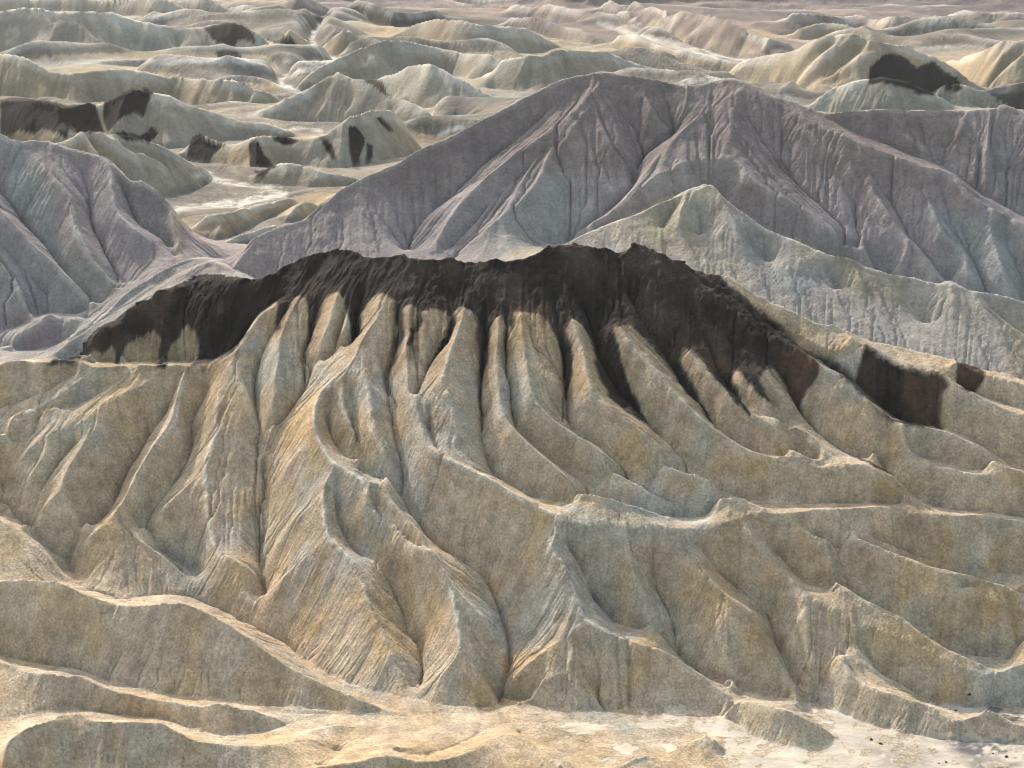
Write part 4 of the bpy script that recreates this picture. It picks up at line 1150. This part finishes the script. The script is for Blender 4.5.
# ------------------------------------------------------------------ loose stones
def stone_material(name, col):
    m = bpy.data.materials.new(name); m.use_nodes = True
    nt = m.node_tree; bs = nt.nodes['Principled BSDF']
    bs.inputs['Roughness'].default_value = .9
    n = nt.nodes.new('ShaderNodeTexNoise'); n.inputs['Scale'].default_value = 4.0; n.inputs['Detail'].default_value = 5
    r = nt.nodes.new('ShaderNodeValToRGB')
    r.color_ramp.elements[0].position = .3; r.color_ramp.elements[1].position = .75
    r.color_ramp.elements[0].color = (*[k * .6 for k in col], 1); r.color_ramp.elements[1].color = (*[k * 1.7 for k in col], 1)
    tc = nt.nodes.new('ShaderNodeTexCoord')
    nt.links.new(tc.outputs['Object'], n.inputs['Vector']); nt.links.new(n.outputs['Fac'], r.inputs[0]); nt.links.new(r.outputs[0], bs.inputs['Base Color'])
    return m
import bmesh
random.seed(5)
def stone_mesh(k, mat):
    bm = bmesh.new()
    bmesh.ops.create_icosphere(bm, subdivisions=2, radius=.5)
    rr = random.Random(k)
    planes = [(Vector((rr.uniform(-1, 1), rr.uniform(-1, 1), rr.uniform(-.6, 1))).normalized(), rr.uniform(.27, .42)) for _ in range(7)]
    for v in bm.verts:
        for nrm, dd in planes:                     # broken flat faces
            e = v.co.dot(nrm) - dd
            if e > 0:
                v.co -= nrm * e
        v.co.x *= 1.15; v.co.z *= .72
    me = bpy.data.meshes.new('stone'); bm.to_mesh(me); bm.free()
    me.materials.append(mat)
    return me
STONE = stone_material('dark_stone', (.035, .031, .032)); LAVA = stone_material('black_lava', (.016, .014, .014))
stones = [stone_mesh(k, STONE) for k in range(5)]; blocks = [stone_mesh(40 + k, LAVA) for k in range(5)]
def ground_at(a, y):
    fi = np.interp(math.log(y), QR, np.arange(NR)); fj = (a - AC[0]) / DAF
    i, j = int(np.clip(fi, 0, NR - 2)), int(np.clip(fj, 0, NC - 2)); t, u = fi - i, fj - j
    return float((ZF[i, j] * (1 - u) + ZF[i, j + 1] * u) * (1 - t) + (ZF[i + 1, j] * (1 - u) + ZF[i + 1, j + 1] * u) * t)
def put(name, me, a, y, size, label, cat, group, sink=.25):
    o = bpy.data.objects.new(name, me); COL.objects.link(o)
    o.location = (a * y, y, ground_at(a, y) + size * (.36 - sink))
    o.scale = (size, size * random.uniform(.75, 1.1), size * random.uniform(.8, 1.1)); o.rotation_euler = (random.uniform(-.2, .2), random.uniform(-.2, .2), random.uniform(0, 6.28))
    o['label'] = label; o['category'] = cat; o['group'] = group
for k, (px, py) in enumerate(((871, 742), (880, 746), (899, 741), (907, 750), (909, 751), (917, 749), (950, 712), (955, 714), (956, 713), (965, 709), (966, 714), (968, 705), (939, 765), (946, 764), (993, 755), (1006, 758))):
    y = H / float(tand(py)); put('stone', stones[k % 5], float(a_of(px, py)), y, random.choice((.18, .25, .32, .4, .6)), 'small dark stone lying on the pale wash at lower right', 'stone', 'dark stones on the wash')
for k, (px, py, sz) in enumerate(((634, 247, 1.3), (137, 303, .9), (275, 275, .8), (549, 249, 1.0), (195, 282, .9), (122, 323, .9), (684, 262, .9), (100, 332, .8))):
    d, z = FRONT(px, py, 0.0); put('boulder', blocks[k % 5], float(a_of(px, py)), float(d), sz, 'black lava block on the jagged crest of the black cap', 'boulder', 'lava blocks along the crest', .1)

# ------------------------------------------------------------------ the dusty air
hm = bpy.data.meshes.new('haze')
x0, x1, y0, y1, z0, z1 = -12500.0, 12500.0, -12500.0, 12500.0, -9.0, 170.0
hv = [(x, y, z) for z in (z0, z1) for y in (y0, y1) for x in (x0, x1)]
hm.from_pydata(hv, [], [(0, 2, 3, 1), (4, 5, 7, 6), (0, 1, 5, 4), (2, 6, 7, 3), (0, 4, 6, 2), (1, 3, 7, 5)])
hmat = bpy.data.materials.new('dusty_air'); hmat.use_nodes = True
hn = hmat.node_tree
hn.nodes.remove(hn.nodes['Principled BSDF'])
pv = hn.nodes.new('ShaderNodeVolumePrincipled')
pv.inputs['Color'].default_value = (.82, .87, .95, 1)
pv.inputs['Density'].default_value = 0.00003
pv.inputs['Anisotropy'].default_value = 0.3
hn.links.new(pv.outputs[0], hn.nodes['Material Output'].inputs['Volume'])
hm.materials.append(hmat)
ho = bpy.data.objects.new('haze', hm); COL.objects.link(ho)
ho['kind'] = 'stuff'; ho['label'] = 'thin pale dusty haze over the whole valley'; ho['category'] = 'haze'
